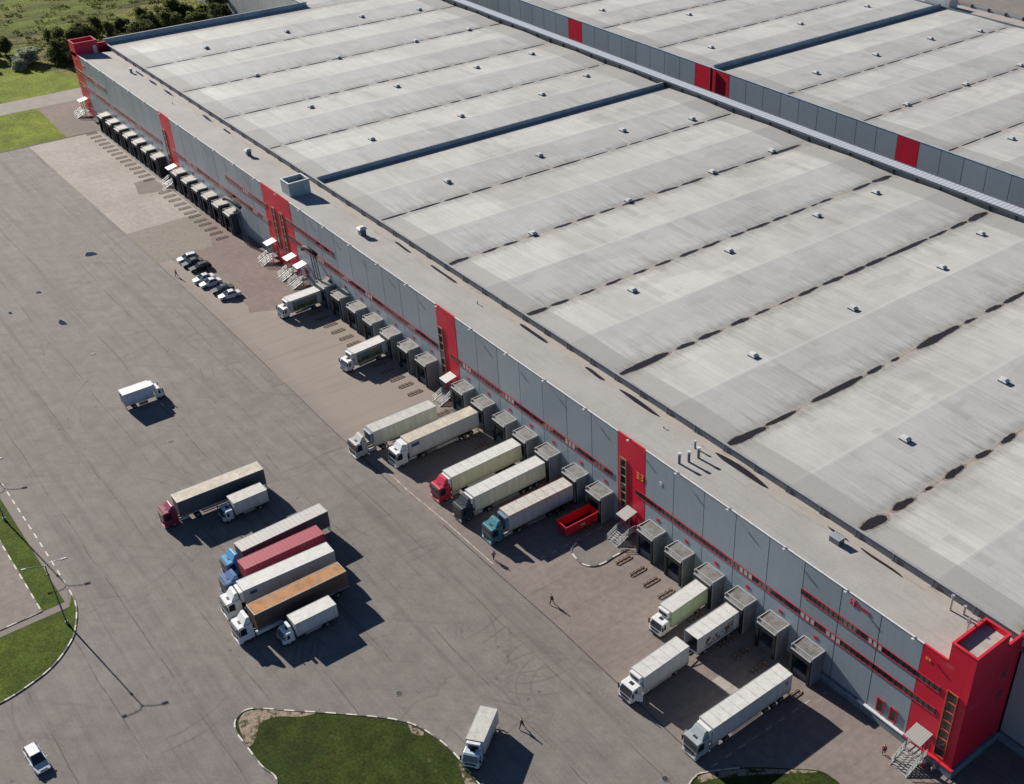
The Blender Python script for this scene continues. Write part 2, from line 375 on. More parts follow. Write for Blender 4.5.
def dirt_mat():
    m = M('worn turf', .95, 0, .1); P = m.pos(); n = m.noise(P, .9, 5, .75); n2 = m.noise(P, 4.0, 3, .7)
    c = m.mix(m.ramp(n, .42, .6), (.25, .2, .155, 1), (.15, .125, .085, 1)); c = m.mix(m.ramp(n, .5, .58, 0, .9), c, (.03, .036, .01, 1)); m.col(m.mul(c, m.ramp(n2, .2, .8, .75, 1.25))); return m.m
DIRT = dirt_mat()
ROADM = paint('access road asphalt', (0.205, 0.19, 0.165), 0.9, 0, 0.12, 0.3)
ROOF = roof_mat()
ROOF2 = roof_mat('roof membrane two', 126.0, 400.0)
STRIP = strip_mat()
PANEL = panel_mat('grey cladding', (0.262, 0.305, 0.33, 1))
PANEL_L = panel_mat('pale grey cladding', (0.27, 0.325, 0.36, 1))
PANEL_W = panel_mat('whitish cladding', (0.45, 0.46, 0.45, 1))
RED = panel_mat('red cladding', (0.57, 0.009, 0.035, 1), 0.09)
RED_TRIM = paint('red trim', (0.48, 0.025, 0.04), 0.45, 0, 0.1)
BACK = paint('dark joint', (0.02, 0.022, 0.025), 0.8)
PLINTH = paint('plinth concrete', (0.15, 0.19, 0.22), 0.85, 0, 0.15, 0.9, 0.3)  # blue of the shadow at the wall foot is put into this concrete colour
WHITE_COP = paint('white coping', (0.5, 0.51, 0.51), 0.5)
GREYMET = paint('grey metal', (0.115, 0.13, 0.15), 0.5, 0.2, 0.12, 0.6)
DARKMET = paint('dark metal', (0.03, 0.034, 0.04), 0.55, 0.2, 0.2)
GALV = paint('galvanised metal', (0.34, 0.36, 0.37), 0.45, 0.35, 0.15, 2.0)
GLASS = M('window glass', 0.08, 0, 0.8); GLASS.col(GLASS.mix(GLASS.white(GLASS.comb(GLASS.math('FLOOR', GLASS.xyz()[0]), 0.0, 0.0)), (0.012, 0.016, 0.02, 1), (0.05, 0.055, 0.055, 1))); GLASS = GLASS.m
BLIND = paint('window blind', (0.42, 0.4, 0.36), 0.7)
WATER = M('standing water', 0.16, 0, 0.35); WATER.col((0.022, 0.019, 0.019, 1)); WATER = WATER.m
YWATER = M('yard water', 0.07, 0, 0.5); YWATER.col((0.016, 0.022, 0.035, 1)); YWATER = YWATER.m
RUBBER = paint('rubber', (0.012, 0.012, 0.013), 0.85)
BLACKPL = paint('black plastic', (0.018, 0.018, 0.02), 0.5)
RIM = paint('wheel rim', (0.32, 0.32, 0.33), 0.4, 0.6)
CGLASS = M('vehicle glass', 0.05, 0, 0.9); CGLASS.col((0.012, 0.018, 0.026, 1)); CGLASS = CGLASS.m
LAMPG = M('lamp lens', 0.15, 0, 0.8); LAMPG.col((0.6, 0.62, 0.62, 1)); LAMPG = LAMPG.m
TAILG = paint('tail lamp red', (0.35, 0.01, 0.01), 0.3)
ORANGE_T = paint('orange tin', (0.5, 0.22, 0.03), 0.5)
def kerb_mat():
    m = M('painted kerb', 0.7); X, Y, Z = m.xyz(m.n.new('ShaderNodeUVMap').outputs[0])
    f = m.math('GREATER_THAN', m.math('FRACT', m.math('DIVIDE', X, 2.6)), 0.5)
    c = m.mix(f, (0.5, 0.48, 0.44, 1), (0.075, 0.072, 0.07, 1))
    c = m.mix(m.ramp(m.noise(m.pos(), 1.5, 4, 0.7), 0.48, 0.68, 0, 0.75), c, (0.2, 0.17, 0.15, 1)); m.col(c); return m.m
KERB = kerb_mat()
KERB_W = paint('worn pale kerb', (0.42, 0.38, 0.33), 0.85, 0, 0.3, 1.2, 0.5)

# ---------------------------------------------------------------- ground
def struct(name, mb, mat, **k):
    o = mb.build(name, mat, **k); o['kind'] = 'structure'; return o
struct('ground', MB().sheet([(-3000, -2500), (2500, -2500), (2500, 3000), (-3000, 3000)], 0), FIELD)
struct('asphalt_yard', MB().sheet([(-267.2, -420), (400, -420), (400, 420), (-267.2, 420)], 0.008), ASPH)
# paved corner and road beyond the far tower
struct('paved_area', MB().sheet([(-295.3, -10.6), (-267.3, -10.8), (-267.3, 2), (-267.3, 9), (-295.3, 9)], 0.012), apron_mat('mottled paving', (0.135, 0.12, 0.105, 1), (0.175, 0.14, 0.122, 1)))
struct('access_road', MB().sheet([(-305.4, -300), (-295.3, -300), (-295.3, 60), (-305.4, 60)], 0.016), ROADM)
lg = MB().sheet([(-333.5, -300), (-305.5, -300), (-305.5, 14), (-333.5, -1)], 0.02).sheet([(-295.2, -300), (-267.4, -300), (-267.4, -10.9), (-295.2, -9.9)], 0.02).sheet([(-292.5, 1.0), (-287, 1.0), (-287, 5.4), (-292.5, 4.6)], 0.02)
lo_ = lg.build('lawn', GRASS_BR); lo_['kind'] = 'structure'
# concrete and worn aprons along the docks
struct('concrete_apron', MB().sheet([(-266.9, -20.6), (-199.6, -20.3), (-200.2, -3.2), (-266.9, -3.0)], 0.012), CONC)
struct('grey_apron', MB().sheet([(-199.5, -20.3), (-181.2, -20.2), (-181.4, -8.6), (-181.4, -2.5), (-200.1, -3.2)], 0.014), CONC2)
struct('worn_apron', MB().sheet([(-181.1, -20.3), (-150, -20.4), (-103.6, -21.2), (-81, -21.2), (-70, -20.4), (-42, -20.1), (-13.5, -20.6), (-9, -16.5), (-5.6, -13.4), (9, -13), (9, -0.1), (-146, -0.1), (-149, -13.4), (-181.1, -17.6)], 0.012), APRON)
struct('reddish_apron', MB().sheet([(-181.1, -17.5), (-178.5, -12.8), (-156, -12.3), (-149.2, -14.8), (-146, -9), (-146, -0.1), (-199, -0.1), (-199, -2.4), (-182, -8.2)], 0.018), APRON_RED)
def strip_line(name, pts, w, z, mat):
    m = MB()
    for i in range(len(pts) - 1):
        (x0, y0), (x1, y1) = pts[i], pts[i + 1]; L = math.hypot(x1 - x0, y1 - y0); nx, ny = -(y1 - y0) / L * w / 2, (x1 - x0) / L * w / 2
        m.quad((x0 - nx, y0 - ny, z), (x1 - nx, y1 - ny, z), (x1 + nx, y1 + ny, z), (x0 + nx, y0 + ny, z))
    return struct(name, m, mat)
PALE_LINE = paint('pale worn line', (0.33, 0.29, 0.25), 0.9, 0, 0.3, 1.0)
DK_LINE = paint('dark joint line', (0.06, 0.052, 0.05), 0.9, 0, 0.3, 1.0)
strip_line('apron_edge', [(-181, -20.45), (-145, -20.6), (-104, -21.4), (-81, -21.4)], 0.13, 0.022, DK_LINE)
strip_line('apron_edge', [(-70, -20.6), (-42, -20.3), (-13.5, -20.8)], 0.16, 0.022, DK_LINE)
strip_line('apron_line', [(-88, -20.2), (-81, -20.3), (-70.3, -19.9), (-58, -19.8)], 0.2, 0.026, PALE_LINE)
strip_line('apron_joint', [(-199.5, -20.5), (-199.8, -3.2)], 0.18, 0.022, PALE_LINE)
strip_line('yard_gutter', [(-267.2, -60), (-267.1, -3)], 0.9, 0.024, paint('gutter', (0.05, 0.045, 0.03), 0.9))
def dashes(x0, y0, x1, y1, n, w=.13, z=.028):
    m = MB()
    for i in range(n):
        a, b = i / n, (i + .42) / n; m.quad((x0 + (x1 - x0) * a - w / 2, y0 + (y1 - y0) * a, z), (x0 + (x1 - x0) * a + w / 2, y0 + (y1 - y0) * a, z), (x0 + (x1 - x0) * b + w / 2, y0 + (y1 - y0) * b, z), (x0 + (x1 - x0) * b - w / 2, y0 + (y1 - y0) * b, z))
    struct('lane_marking', m, paint('worn white marking', (.42, .4, .37), .9, 0, .3, 2, .6))
dashes(-12.1, -22.5, -11.6, -2.6, 9); dashes(-54.6, -14, -54.5, -1.5, 6); dashes(-11.4, -1.9, -11.0, -.6, 1)
# lighter/darker repair patches on the yard
def patch(pts, mat, z=0.024, nm='repair_patch'): return struct(nm, MB().sheet(pts, z), mat)
P_D = apron_mat('dark repair patch', (0.15, 0.135, 0.124, 1), (0.165, 0.148, 0.135, 1)); P_G = apron_mat('grey repair patch', (0.15, 0.135, 0.12, 1), (0.165, 0.145, 0.125, 1))
patch([(-104.5, -21.7), (-97.2, -21.6), (-97.4, -25.8), (-103.8, -26.0)], P_D)
patch([(-226.5, -8.5), (-219, -10.2), (-217.5, -5.2), (-221, -3.6), (-227, -4.2)], P_G)
patch([(-136, -24), (-133.2, -24), (-133.4, -26.6), (-136.2, -26.4)], P_D)
patch([(-126.5, -20.9), (-121, -21.0), (-121.5, -23.4), (-126.8, -23.2)], P_D)
patch([(-21.8, -11.2), (-16.5, -11.0), (-16.6, -9.4), (-21.9, -9.5)], CONC)
patch([(-3, -60.5), (12, -60), (12, -40), (-2, -41)], P_G)

def kerb(name, pts, w=0.18, h=0.14, mat=None, closed=False):
    m = MB(); P = list(pts) + ([pts[0]] if closed else []); n = len(P); L = 0; us = []; off = []
    for i, (x, y) in enumerate(P):
        a = P[max(i - 1, 0)]; b = P[min(i + 1, n - 1)]
        if closed and i in (0, n - 1): a = P[n - 2]; b = P[1]
        d = math.hypot(b[0] - a[0], b[1] - a[1]); nx, ny = -(b[1] - a[1]) / d * w / 2, (b[0] - a[0]) / d * w / 2
        if i: L += math.hypot(x - P[i - 1][0], y - P[i - 1][1])
        us.append(L); m.v += [(x - nx, y - ny, 0), (x - nx, y - ny, h), (x + nx, y + ny, h), (x + nx, y + ny, 0)]
    uv = []
    for i in range(n - 1):
        for k in range(3):
            m.face((4 * i + k, 4 * i + 4 + k, 4 * i + 5 + k, 4 * i + k + 1)); uv.append((us[i], us[i + 1], us[i + 1], us[i]))
    me = bpy.data.meshes.new(name); me.from_pydata(m.v, [], m.f); me.materials.append(mat or KERB)
    ul = me.uv_layers.new(name='UVMap'); li = 0
    for q in uv:
        for u in q: ul.data[li].uv = (u, 0); li += 1
    o = bpy.data.objects.new(name, me); COL.objects.link(o); o['kind'] = 'structure'; return o
def spl(pts, k=6):
    out = []; n = len(pts)
    for i in range(n - 1):
        p0, p1, p2, p3 = pts[max(i - 1, 0)], pts[i], pts[i + 1], pts[min(i + 2, n - 1)]
        for j in range(k):
            t = j / k; out.append(tuple(0.5 * (2 * b + (c - a) * t + (2 * a - 5 * b + 4 * c - d) * t * t + (-a + 3 * b - 3 * c + d) * t ** 3) for a, b, c, d in zip(p0, p1, p2, p3)))
    out.append(pts[-1]); return out
# left lawn with its kerb, walk and car park
outer = spl([(-260, -67.9), (-160, -67.9), (-123.1, -67.9), (-107, -67.85), (-92, -67.9), (-87.5, -68.2), (-83.6, -69.5), (-80.9, -71.0), (-77.9, -74.2), (-76.3, -78.0), (-75.6, -81.8), (-75.4, -90), (-75.4, -120)])
kerb('painted_kerb', outer)
struct('pavement', MB().sheet(outer[:25] + [(-87.6, -69.0), (-87.4, -110), (-89.0, -110), (-89.0, -69.15), (-260, -69.15)], 0.05), APRON)
struct('lawn', MB().sheet([(-260, -72.1), (-89.05, -72.1), (-89.05, -69.2), (-260, -69.2)], 0.07), GRASS_L)
struct('lawn', MB().sheet([(-87.5, -69.0)] + [(x - 0.1, y - 0.1) for x, y in outer[26:]] + [(-87.5, -120)], 0.07), GRASS_L)
kerb('painted_kerb', [(-260, -72.2), (-180, -72.2), (-120, -72.2), (-89.0, -72.2), (-88.95, -77), (-88.9, -90), (-88.9, -110)])
struct('car_park', MB().sheet([(-260, -72.3), (-89.1, -72.3), (-89.0, -110), (-89.0, -120), (-260, -120)], 0.03), CONC2)
# grass island at the bottom
isl = spl([(-38, -66), (-42.3, -60.5), (-46.1, -60.7), (-50.0, -60.8), (-52.6, -60.8), (-54.3, -60.2), (-55.1, -58.7), (-54.4, -57.2), (-51.7, -54.5), (-48.1, -50.8), (-44.2, -47.0), (-41.7, -44.9), (-39.4, -43.6), (-36.0, -42.7), (-32.9, -42.4), (-30.0, -42.5), (-26.5, -42.7), (-21, -43.6), (-15, -46)])
ring = isl[3:]
struct('lawn', MB().sheet([(-15, -66)] + [(x * 0.985 - 0.45, y * 0.985 - 0.75) if 0 else (x, y) for x, y in ring], 0.07), GRASS)
kerb('painted_kerb', isl)
struct('bare_dirt', MB().sheet(spl([(-54.9, -58.8), (-54.2, -57.2), (-51.8, -54.8), (-49.2, -52.1), (-49.9, -53.9), (-51.6, -55.9), (-52.0, -58.0), (-50.2, -59.4), (-49.5, -60.6), (-51.8, -60.5), (-54.0, -59.9), (-54.9, -58.8)], 3)[:-1], 0.085), DIRT)
struct('bare_dirt', MB().sheet(spl([(-31.5, -42.7), (-28.5, -42.8), (-24.5, -43.2), (-25.5, -44.4), (-29.3, -43.6), (-31.5, -42.7)], 3)[:-1], 0.085), DIRT)
struct('bare_dirt', MB().sheet(spl([(-40.4, -44.3), (-38.2, -43.5), (-37.8, -44.0), (-38.9, -44.6), (-40.4, -44.3)], 3)[:-1], 0.085), DIRT)
br = spl([(-9.8, -29), (-11.8, -24.2), (-12.2, -22.8), (-12.0, -21.6), (-9.3, -17.2), (-5.7, -13.2), (-3.5, -11.0), (-1.8, -10.6), (-0.6, -10.7), (1.2, -12.2), (3, -16), (4, -26)])
struct('lawn', MB().sheet(br, 0.07), GRASS)
struct('bare_dirt', MB().sheet(spl([(-12.0, -22.6), (-11.6, -21.2), (-9.2, -17.4), (-5.7, -13.4), (-3.6, -11.3), (-4.4, -12.6), (-8.2, -17.6), (-10.6, -21.3), (-11.2, -22.8), (-12.0, -22.6)], 3)[:-1], 0.085), DIRT)
kerb('worn_kerb', br[:24], mat=KERB_W)
kerb('painted_kerb', spl([(-54.0, -7.9), (-53.4, -9.3), (-52, -9.9), (-50, -10.1), (-48.6, -9.3), (-48.05, -7.7), (-48.2, -5.4), (-48.2, -3.0)], 4), 0.24)
struct('pavement', MB().sheet(spl([(-53.9, -7.9), (-53.3, -9.2), (-52, -9.8), (-50, -10.0), (-48.7, -9.2), (-48.15, -7.7), (-48.3, -5.4), (-48.3, -0.3)], 4) + [(-53.9, -0.3)], 0.05), ASPH)

# puddles on the yard
def blob(cx, cy, rx, ry, z, seed, n=26):
    r = random.Random(seed); ph = [r.uniform(0, 6.28) for _ in range(4)]; pts = []
    for i in range(n):
        a = 2 * pi * i / n; k = 1 + 0.16 * sin(2 * a + ph[0]) + 0.13 * sin(3 * a + ph[1]) + 0.08 * sin(5 * a + ph[2])
        pts.append((cx + rx * k * cos(a), cy + ry * k * sin(a)))
    return pts
for i, (x, y, rx, ry, lb) in enumerate([(-194.5, -29.7, 1.25, .95, 'largest dark puddle on the asphalt left of the pale concrete apron'), (-168.2, -44.0, 1.15, 0.6, 'dark puddle beside a pale streak in the middle of the empty yard'),
                                        (-183.7, -43.6, 0.5, 0.45, 'small dark puddle at the left of the yard, above the streaked one'), (-190.5, -49.5, 0.5, 0.45, 'tiny dark puddle near the left edge of the yard, topmost of the small ones'), (-178.5, -50.5, 0.5, 0.3, 'tiny flat puddle near the left edge of the yard, lowest of the small ones')]):
    tag(MB().sheet(blob(x, y, rx, ry, 0, i), 0.03).build('puddle', YWATER), lb, 'puddle', 'puddles on the yard')
RINGM = paint('manhole frame', (.19, .17, .15), .9, 0, .3, 2)
# manhole covers
for x, y, lb in [(-45.5, -42.6, 'round dark manhole cover just above the grass island'), (-14.3, -25.6, 'dark manhole cover near the lower right grass'), (-152.8, -43.5, 'manhole cover in a pale ring left of the lone white lorry'), (-116.9, -43.4, 'manhole cover on the patch below the lone white lorry')]:
    t = thing('manhole_cover', lb, 'manhole', (x, y, 0.02), group='manhole covers')
    MB().cyl((0, 0, 0), 0.5, 0.02, n=20).build('ring', RINGM, t); MB().cyl((0, 0, 0.022), 0.36, 0.02, n=16).build('lid', DARKMET, t)

# ---------------------------------------------------------------- warehouse
ZT = 16.45
W = thing('warehouse', 'long grey distribution warehouse with red stripes and a ribbed grey roof', 'warehouse', (0, 0, 0), group='warehouse halls')
segs = [(-277.45, -223.4, 9, 0), (-223.4, -217.1, 1, 1), (-217.1, -169.1, 8, 0), (-169.1, -162.7, 1, 1), (-162.7, -156.3, 1, 1), (-156.25, -102.3, 9, 0), (-102.3, -96.4, 1, 1), (-96.4, -54.0, 7, 0), (-54.0, -48.0, 1, 1), (-48.0, 0.0, 8, 0)]
def facade(parent, y, z0, z1, back=1):
    for a, b, n, red in segs:
        if red: continue
        w = (b - a) / n; g = MB()
        for i in range(n): g.box(a + i * w + 0.06, a + (i + 1) * w - 0.06, y, y + 0.18, z0, z1)
        g.build('wall', PANEL, parent)
    for a, b, n, red in segs:
        if red: MB().box(a + 0.04, b - 0.04, y - 0.02, y + 0.18, z0, z1 + 0.003).build('red_wall_panel', RED, parent, label='red cladding strip')
facade(W, 0.0, 0.0, ZT)
MB().box(-283.9, 6.4, 0.183, 0.45, 0, ZT - 0.12).build('wall_core', BACK, W)
# coping of front wall
c = MB()
for a, b, n, red in segs:
    if not red: c.box(a, b, -0.05, 0.14, ZT + 0.004, ZT + 0.08)
c.build('coping', WHITE_COP, W)
c = MB()
for a, b, n, red in segs:
    if red: c.box(a, b, -0.05, 0.2, ZT + 0.006, ZT + 0.09)
c.box(0, 3.3, -0.05, 0.2, ZT + 0.006, ZT + 0.09)
c.build('coping', RED_TRIM, W)
# narrow front roof falling to a gutter at the hall parapet
def zs(y): return 16.3 if y < 0.5 else 16.3 - (y - 0.5) / 8.8 * 0.8
fr = MB(); fr.quad((-279.8, 0.12, 16.44), (6.5, 0.12, 16.44), (6.5, 9.25, 15.5), (-279.8, 9.25, 15.5)); FR = fr.build('front_roof', STRIP, W)
# hall roof: valleys at -17.7 + 24k, ridges between
def hall_roof(name, x0, x1, y0, y1, zv, zr, mat, parent):
    xs = {x0, x1}; k = -30
    while k < 30:
        for b in (-17.7 + 24 * k, -29.7 + 24 * k):
            if x0 < b < x1: xs.add(b)
        k += 1
    xs = sorted(xs)
    def z(x):
        d = abs(((x + 17.7 + 12) % 24) - 12); return zv + (zr - zv) * d / 12
    m = MB()
    for x in xs: m.v += [(x, y0, z(x)), (x, y1, z(x))]
    for i in range(len(xs) - 1): m.face((2 * i, 2 * i + 2, 2 * i + 3, 2 * i + 1))
    return m.build(name, mat, parent)
ZV, ZR = 16.2, 16.56
HR = hall_roof('hall_roof', -285.2, 36, 9.5, 104.0, ZV, ZR, ROOF, W)
def rz(x, zv=ZV, zr=ZR): return zv + (zr - zv) * abs(((x + 17.7 + 12) % 24) - 12) / 12
# parapet between front roof and hall roof
MB().box(-285.0, 40, 9.25, 9.5, 14.5, 16.62).build('parapet', paint('parapet flashing', (0.1, 0.115, 0.14), 0.55, 0.15, 0.12, 0.7), W)
MB().box(-285.0, 40, 9.18, 9.57, 16.624, 16.70).build('parapet_cap', paint('parapet cap', (0.24, 0.25, 0.26), 0.5), W)
pp = MB(); x = -282
while x < 6:
    pp.box(x, x + 0.26, 9.08, 9.17, 15.5, 16.72); x += 6.0
pp.each('parapet_bracket', GREYMET, W)
# gable parapets and fire walls
FW = paint('fire wall flashing', (0.27, 0.33, 0.36), 0.6, 0.1, 0.15, 0.5)
MB().box(-285.6, -285.2, 9.3, 69.3, 0, 17.5).build('gable_parapet', FW, W)
MB().box(-285.65, -285.15, 9.3, 69.35, 17.503, 17.56).build('gable_cap', paint('gable cap', (0.2, 0.21, 0.22), 0.6), W)
MB().box(-162.9, -162.5, 9.55, 104.0, 15.5, 17.15).build('fire_wall', FW, W)
MB().box(-162.95, -162.45, 9.6, 104.0, 17.153, 17.21).build('fire_wall_cap', paint('fire wall cap', (0.26, 0.27, 0.28), 0.6), W)
# hall outer walls
MB().box(6.9, 36.0, 9.3, 9.6, 1.3, 14.45).build('hall_end_wall', PANEL, W)
MB().box(35.6, 36.0, 9.7, 104, 0, 16.4).build('hall_side_wall', PANEL, W)
MB().box(6.95, 36.2, 8.95, 9.25, 0, 1.25).build('hall_plinth', PLINTH, W)
MB().box(-285.2, 36.0, 103.7, 104.0, 0, 16.0).build('rear_wall', PANEL, W)
# wing beyond the far gable
wg = MB(); xw = -285.7
while xw > -420: wg.box(xw - 5.9, xw, 69.4, 69.6, 0, 16.5); xw -= 6.0
wg.build('wing_wall', PANEL_W, W)
MB().box(-421, -285.75, 69.62, 69.8, 0, 16.45).build('wing_core', BACK, W)
MB().box(-421, -285.7, 69.3, 69.75, 16.503, 16.6).build('wing_coping', WHITE_COP, W)
hall_roof('wing_roof', -421, -285.3, 69.8, 104.0, ZV, ZR, ROOF, W)

# window bands in 6 m lengths
def band(x0, x1, z0, z1, y=0.0, seed=0):
    r = random.Random(seed); n = max(1, round((x1 - x0) / 6.0)); w = (x1 - x0) / n
    for i in range(n):
        a = x0 + i * w; g = MB(); k = 7; pw = (w - 0.1) / k; j0 = r.randint(0, k - 3); bl = r.random() < 0.3
        for j in range(k):
            g.box(a + 0.05 + j * pw + 0.08, a + 0.05 + (j + 1) * pw - 0.08, y - 0.05, y - 0.03, z0 + 0.1, z1 - 0.08, 1 if bl and j0 <= j < j0 + 3 else 0)
        wo = g.build('window', [GLASS, BLIND], W)
        f = MB(); f.box(a, a + w, y - 0.08, y - 0.025, z0, z0 + 0.12); f.box(a, a + w, y - 0.08, y - 0.025, z1 - 0.1, z1)
        for j in range(k + 1):
            xx = min(max(a + 0.05 + j * pw, a + 0.05), a + w - 0.05); 
            f.box(xx - 0.05, xx + 0.05, y - 0.07, y - 0.026, z0 + 0.121, z1 - 0.101, 1)
        f.build('window_frame', [RED_TRIM, DARKMET], wo)
bands = [(-49.9, 3.2, 7.55, 8.6), (-18.1, 3.2, 11.1, 12.15), (-98.6, -55.3, 7.55, 8.6), (-159.4, -102.9, 7.55, 8.6), (-159.3, -139.4, 11.1, 12.15),
         (-219.0, -167.9, 7.55, 8.6), (-188.2, -167.8, 11.1, 12.15), (-284.0, -226.2, 7.55, 8.6), (-284.0, -261.5, 11.1, 12.15)]
for i, b in enumerate(bands): band(*b, y=-0.03, seed=i + 3)
def vwin(x0, x1, z0, z1, n, y=-0.03, trim=None):
    g = MB(); h = (z1 - z0) / n
    for i in range(n): g.box(x0 + 0.12, x1 - 0.12, y - 0.05, y - 0.03, z0 + i * h + 0.07, z0 + (i + 1) * h - 0.07)
    wo = g.build('window', GLASS, W)
    f = MB(); f.box(x0, x0 + 0.12, y - 0.14, y - 0.025, z0 - 0.1, z1 + 0.1); f.box(x1 - 0.12, x1, y - 0.14, y - 0.025, z0 - 0.1, z1 + 0.1)
    for i in range(n + 1): f.box(x0 + 0.121, x1 - 0.121, y - 0.11, y - 0.026, z0 + i * h - 0.08, z0 + i * h + 0.08)
    f.build('window_frame', trim or RED_TRIM, wo)
OR_TRIM = paint('orange red trim', (0.5, 0.09, 0.045), 0.5)
for a in (-53.4, -102.1, -165.6, -161.9, -223.1): vwin(a, a + 1.4, 3.4, 12.4, 6, trim=paint('tan trim', (0.32, 0.2, 0.12), 0.5))
vwin(4.1, 5.6, 2.0, 12.5, 7, trim=OR_TRIM)
for a in (-4.6, -2.6): vwin(a, a + 1.05, 1.9, 3.9, 1, y=0.0)

# near tower
APRON_PALE = paint('tower roof membrane', (0.3, 0.29, 0.265), .8, 0, .12, .8, .2)
T = 6.7
m = MB(); m.box(0.04, T, -0.02, 0.2, 1.3, ZT); m.build('tower_wall', RED, W)
m = MB(); m.box(3.35, T, -0.02, 0.2, ZT + 0.003, 19.2).box(T - 0.22, T, 0.203, 6.0, 1.3, 19.2).box(T - 0.22, T, 6.003, 9.2, 1.3, 17.3).box(3.35, 3.57, 0.203, 6.0, 15.6, 19.2).box(3.573, T - 0.223, 5.8, 6.0, 15.6, 19.2)
m.build('tower_wall', RED, W)
m = MB(); m.box(3.6, T - 0.24, 0.22, 5.78, 17.2, 18.62); m.build('tower_roof', APRON_PALE, W)
m = MB(); m.box(3.3, T + 0.05, -0.08, 0.24, 19.203, 19.32).box(T - 0.26, T + 0.05, 0.243, 6.05, 19.203, 19.32).box(3.3, 3.62, 0.243, 6.05, 19.203, 19.32).box(3.623, T - 0.263, 5.76, 6.05, 19.203, 19.32).box(T - 0.26, T + 0.05, 6.06, 9.25, 17.303, 17.42)
m.build('tower_coping', RED_TRIM, W)
for z in (9.0, 12.4): MB().box(T + 0.003, T + 0.04, 6.4, 7.3, z - 0.5, z + 0.6).build('window', GLASS, W)
MB().box(-14.0, T + 0.35, -0.32, -0.085, 0, 1.25).build('plinth', PLINTH, W)
MB().box(T + 0.003, T + 0.35, -0.084, 8.94, 0, 1.25).build('plinth', PLINTH, W)
MB().box(-7.2, -0.1, -0.42, -0.021, 1.253, 1.42).build('plinth_coping', WHITE_COP, W)
MB().box(-0.09, T + 0.42, -0.42, -0.022, 1.253, 1.42).build('plinth_coping', RED_TRIM, W)
# aerials beside the near tower
for (x, y, h) in ((-1.9, 7.4, 2.2), (-0.5, 8.1, 1.1)):
    MB().tube([(x, y, 15.6), (x, y, 15.6 + h)], 0.14, 10).tube([(x, y, 15.6 + h), (x, y, 15.85 + h)], 0.22, 10, 1).build('vent_pipe', [GALV, GALV], W)
am = MB(); am.tube([(2.6, 3.9, 15.9), (2.6, 3.9, 20.0)], 0.06, 6).tube([(3.1, 5.2, 15.9), (3.1, 5.2, 19.6)], 0.06, 6)
for k in range(5): am.tube([(2.2, 3.9, 18.4 + k * 0.3), (3.0, 3.9, 18.4 + k * 0.3)], 0.035, 5)
am.box(2.45, 2.75, 3.75, 4.0, 19.2, 19.9).box(2.95, 3.25, 5.05, 5.3, 18.9, 19.4); am.build('aerial', GALV, W)
# far tower and the roof stair heads
def upstand(name, x0, x1, y0, y1, zb, zt, mat, cap, t=0.22):
    m = MB(); m.box(x0, x1, y0, y0 + t, zb, zt).box(x0, x0 + t, y0 + t + .003, y1, zb, zt).box(x1 - t, x1, y0 + t + .003, y1, zb, zt).box(x0 + t + .003, x1 - t - .003, y1 - t, y1, zb, zt)
    o = m.build(name, mat, W)
    MB().box(x0 + t + .01, x1 - t - .01, y0 + t + .01, y1 - t - .01, zt - 1.05, zt - .9).build('stair_head_roof', STRIP, o)
    c = MB(); c.box(x0 - .05, x1 + .05, y0 - .05, y0 + t + .03, zt + .003, zt + .1).box(x0 - .05, x0 + t + .03, y0 + t + .033, y1 + .05, zt + .003, zt + .1).box(x1 - t - .03, x1 + .05, y0 + t + .033, y1 + .05, zt + .003, zt + .1).box(x0 + t + .033, x1 - t - .033, y1 - t - .03, y1 + .05, zt + .003, zt + .1)
    c.build('coping', cap, o); return o
ft = upstand('far_tower', -284.1, -279.7, -0.02, 6.0, 15.6, 19.2, RED, RED_TRIM)
MB().box(-284.0, -277.5, -0.02, 0.18, 0, ZT + 0.1).box(-284.1, -283.9, 0.2, 9.3, 0, 17.2).build('tower_wall', RED, W)
MB().box(-279.68, -279.62, 4.6, 5.5, 15.9, 18.0).build('door', paint('pale door', (0.36, 0.42, 0.45), 0.5), ft)
MB().box(-284.1, -283.7, 6.003, 9.3, 15.6, 17.3).build('parapet', RED, W)
bh = upstand('stair_head', -162.2, -158.6, 1.5, 6.0, 15.7, 19.0, PANEL_L, WHITE_COP)
MB().box(-158.58, -158.52, 4.7, 5.6, 16.2, 18.2).build('door', paint('blue grey door', (0.3, 0.37, 0.42), 0.5), bh)
# exhaust pipes and ventilators on the front roof
def vent(x, y, r, h, cap=1.6):
    zb = zs(y) - 0.1; MB().tube([(x, y, zb), (x, y, zb + h)], r, 12).tube([(x, y, zb + h - 0.05), (x, y, zb + h + r * 1.3)], r * cap, 12, 1).build('vent_pipe', [GREYMET, WHITE_COP], FR)
for x, y in ((-42.9, 1.7), (-42.5, 3.1), (-42.5, 4.9)): vent(x, y, 0.2, 1.7, 1.35)
vent(-44.6, 6.2, 0.14, 1.3, 1.3); vent(-51.1, 6.1, 0.08, 0.5, 1.2); vent(-98.8, 6.1, 0.08, 0.7, 1.4); vent(-257.6, 6.3, 0.3, 0.9, 1.4); vent(-228, 5.2, 0.07, 0.5, 1.3)
def cowl(x, y, w, h, capm):
    zb = zs(y) - 0.1; b = MB().box(x - w / 2, x + w / 2, y - w / 2, y + w / 2, zb, zb + h).build('roof_fan', GREYMET, FR)
    k = w * 0.75; MB().hexa([(x - k, y - k, zb + h), (x + k, y - k, zb + h), (x + k, y + k, zb + h), (x - k, y + k, zb + h)], [(x - k * .5, y - k * .5, zb + h + .4), (x + k * .5, y - k * .5, zb + h + .4), (x + k * .5, y + k * .5, zb + h + .4), (x - k * .5, y + k * .5, zb + h + .4)]).build('cowl', capm, b)
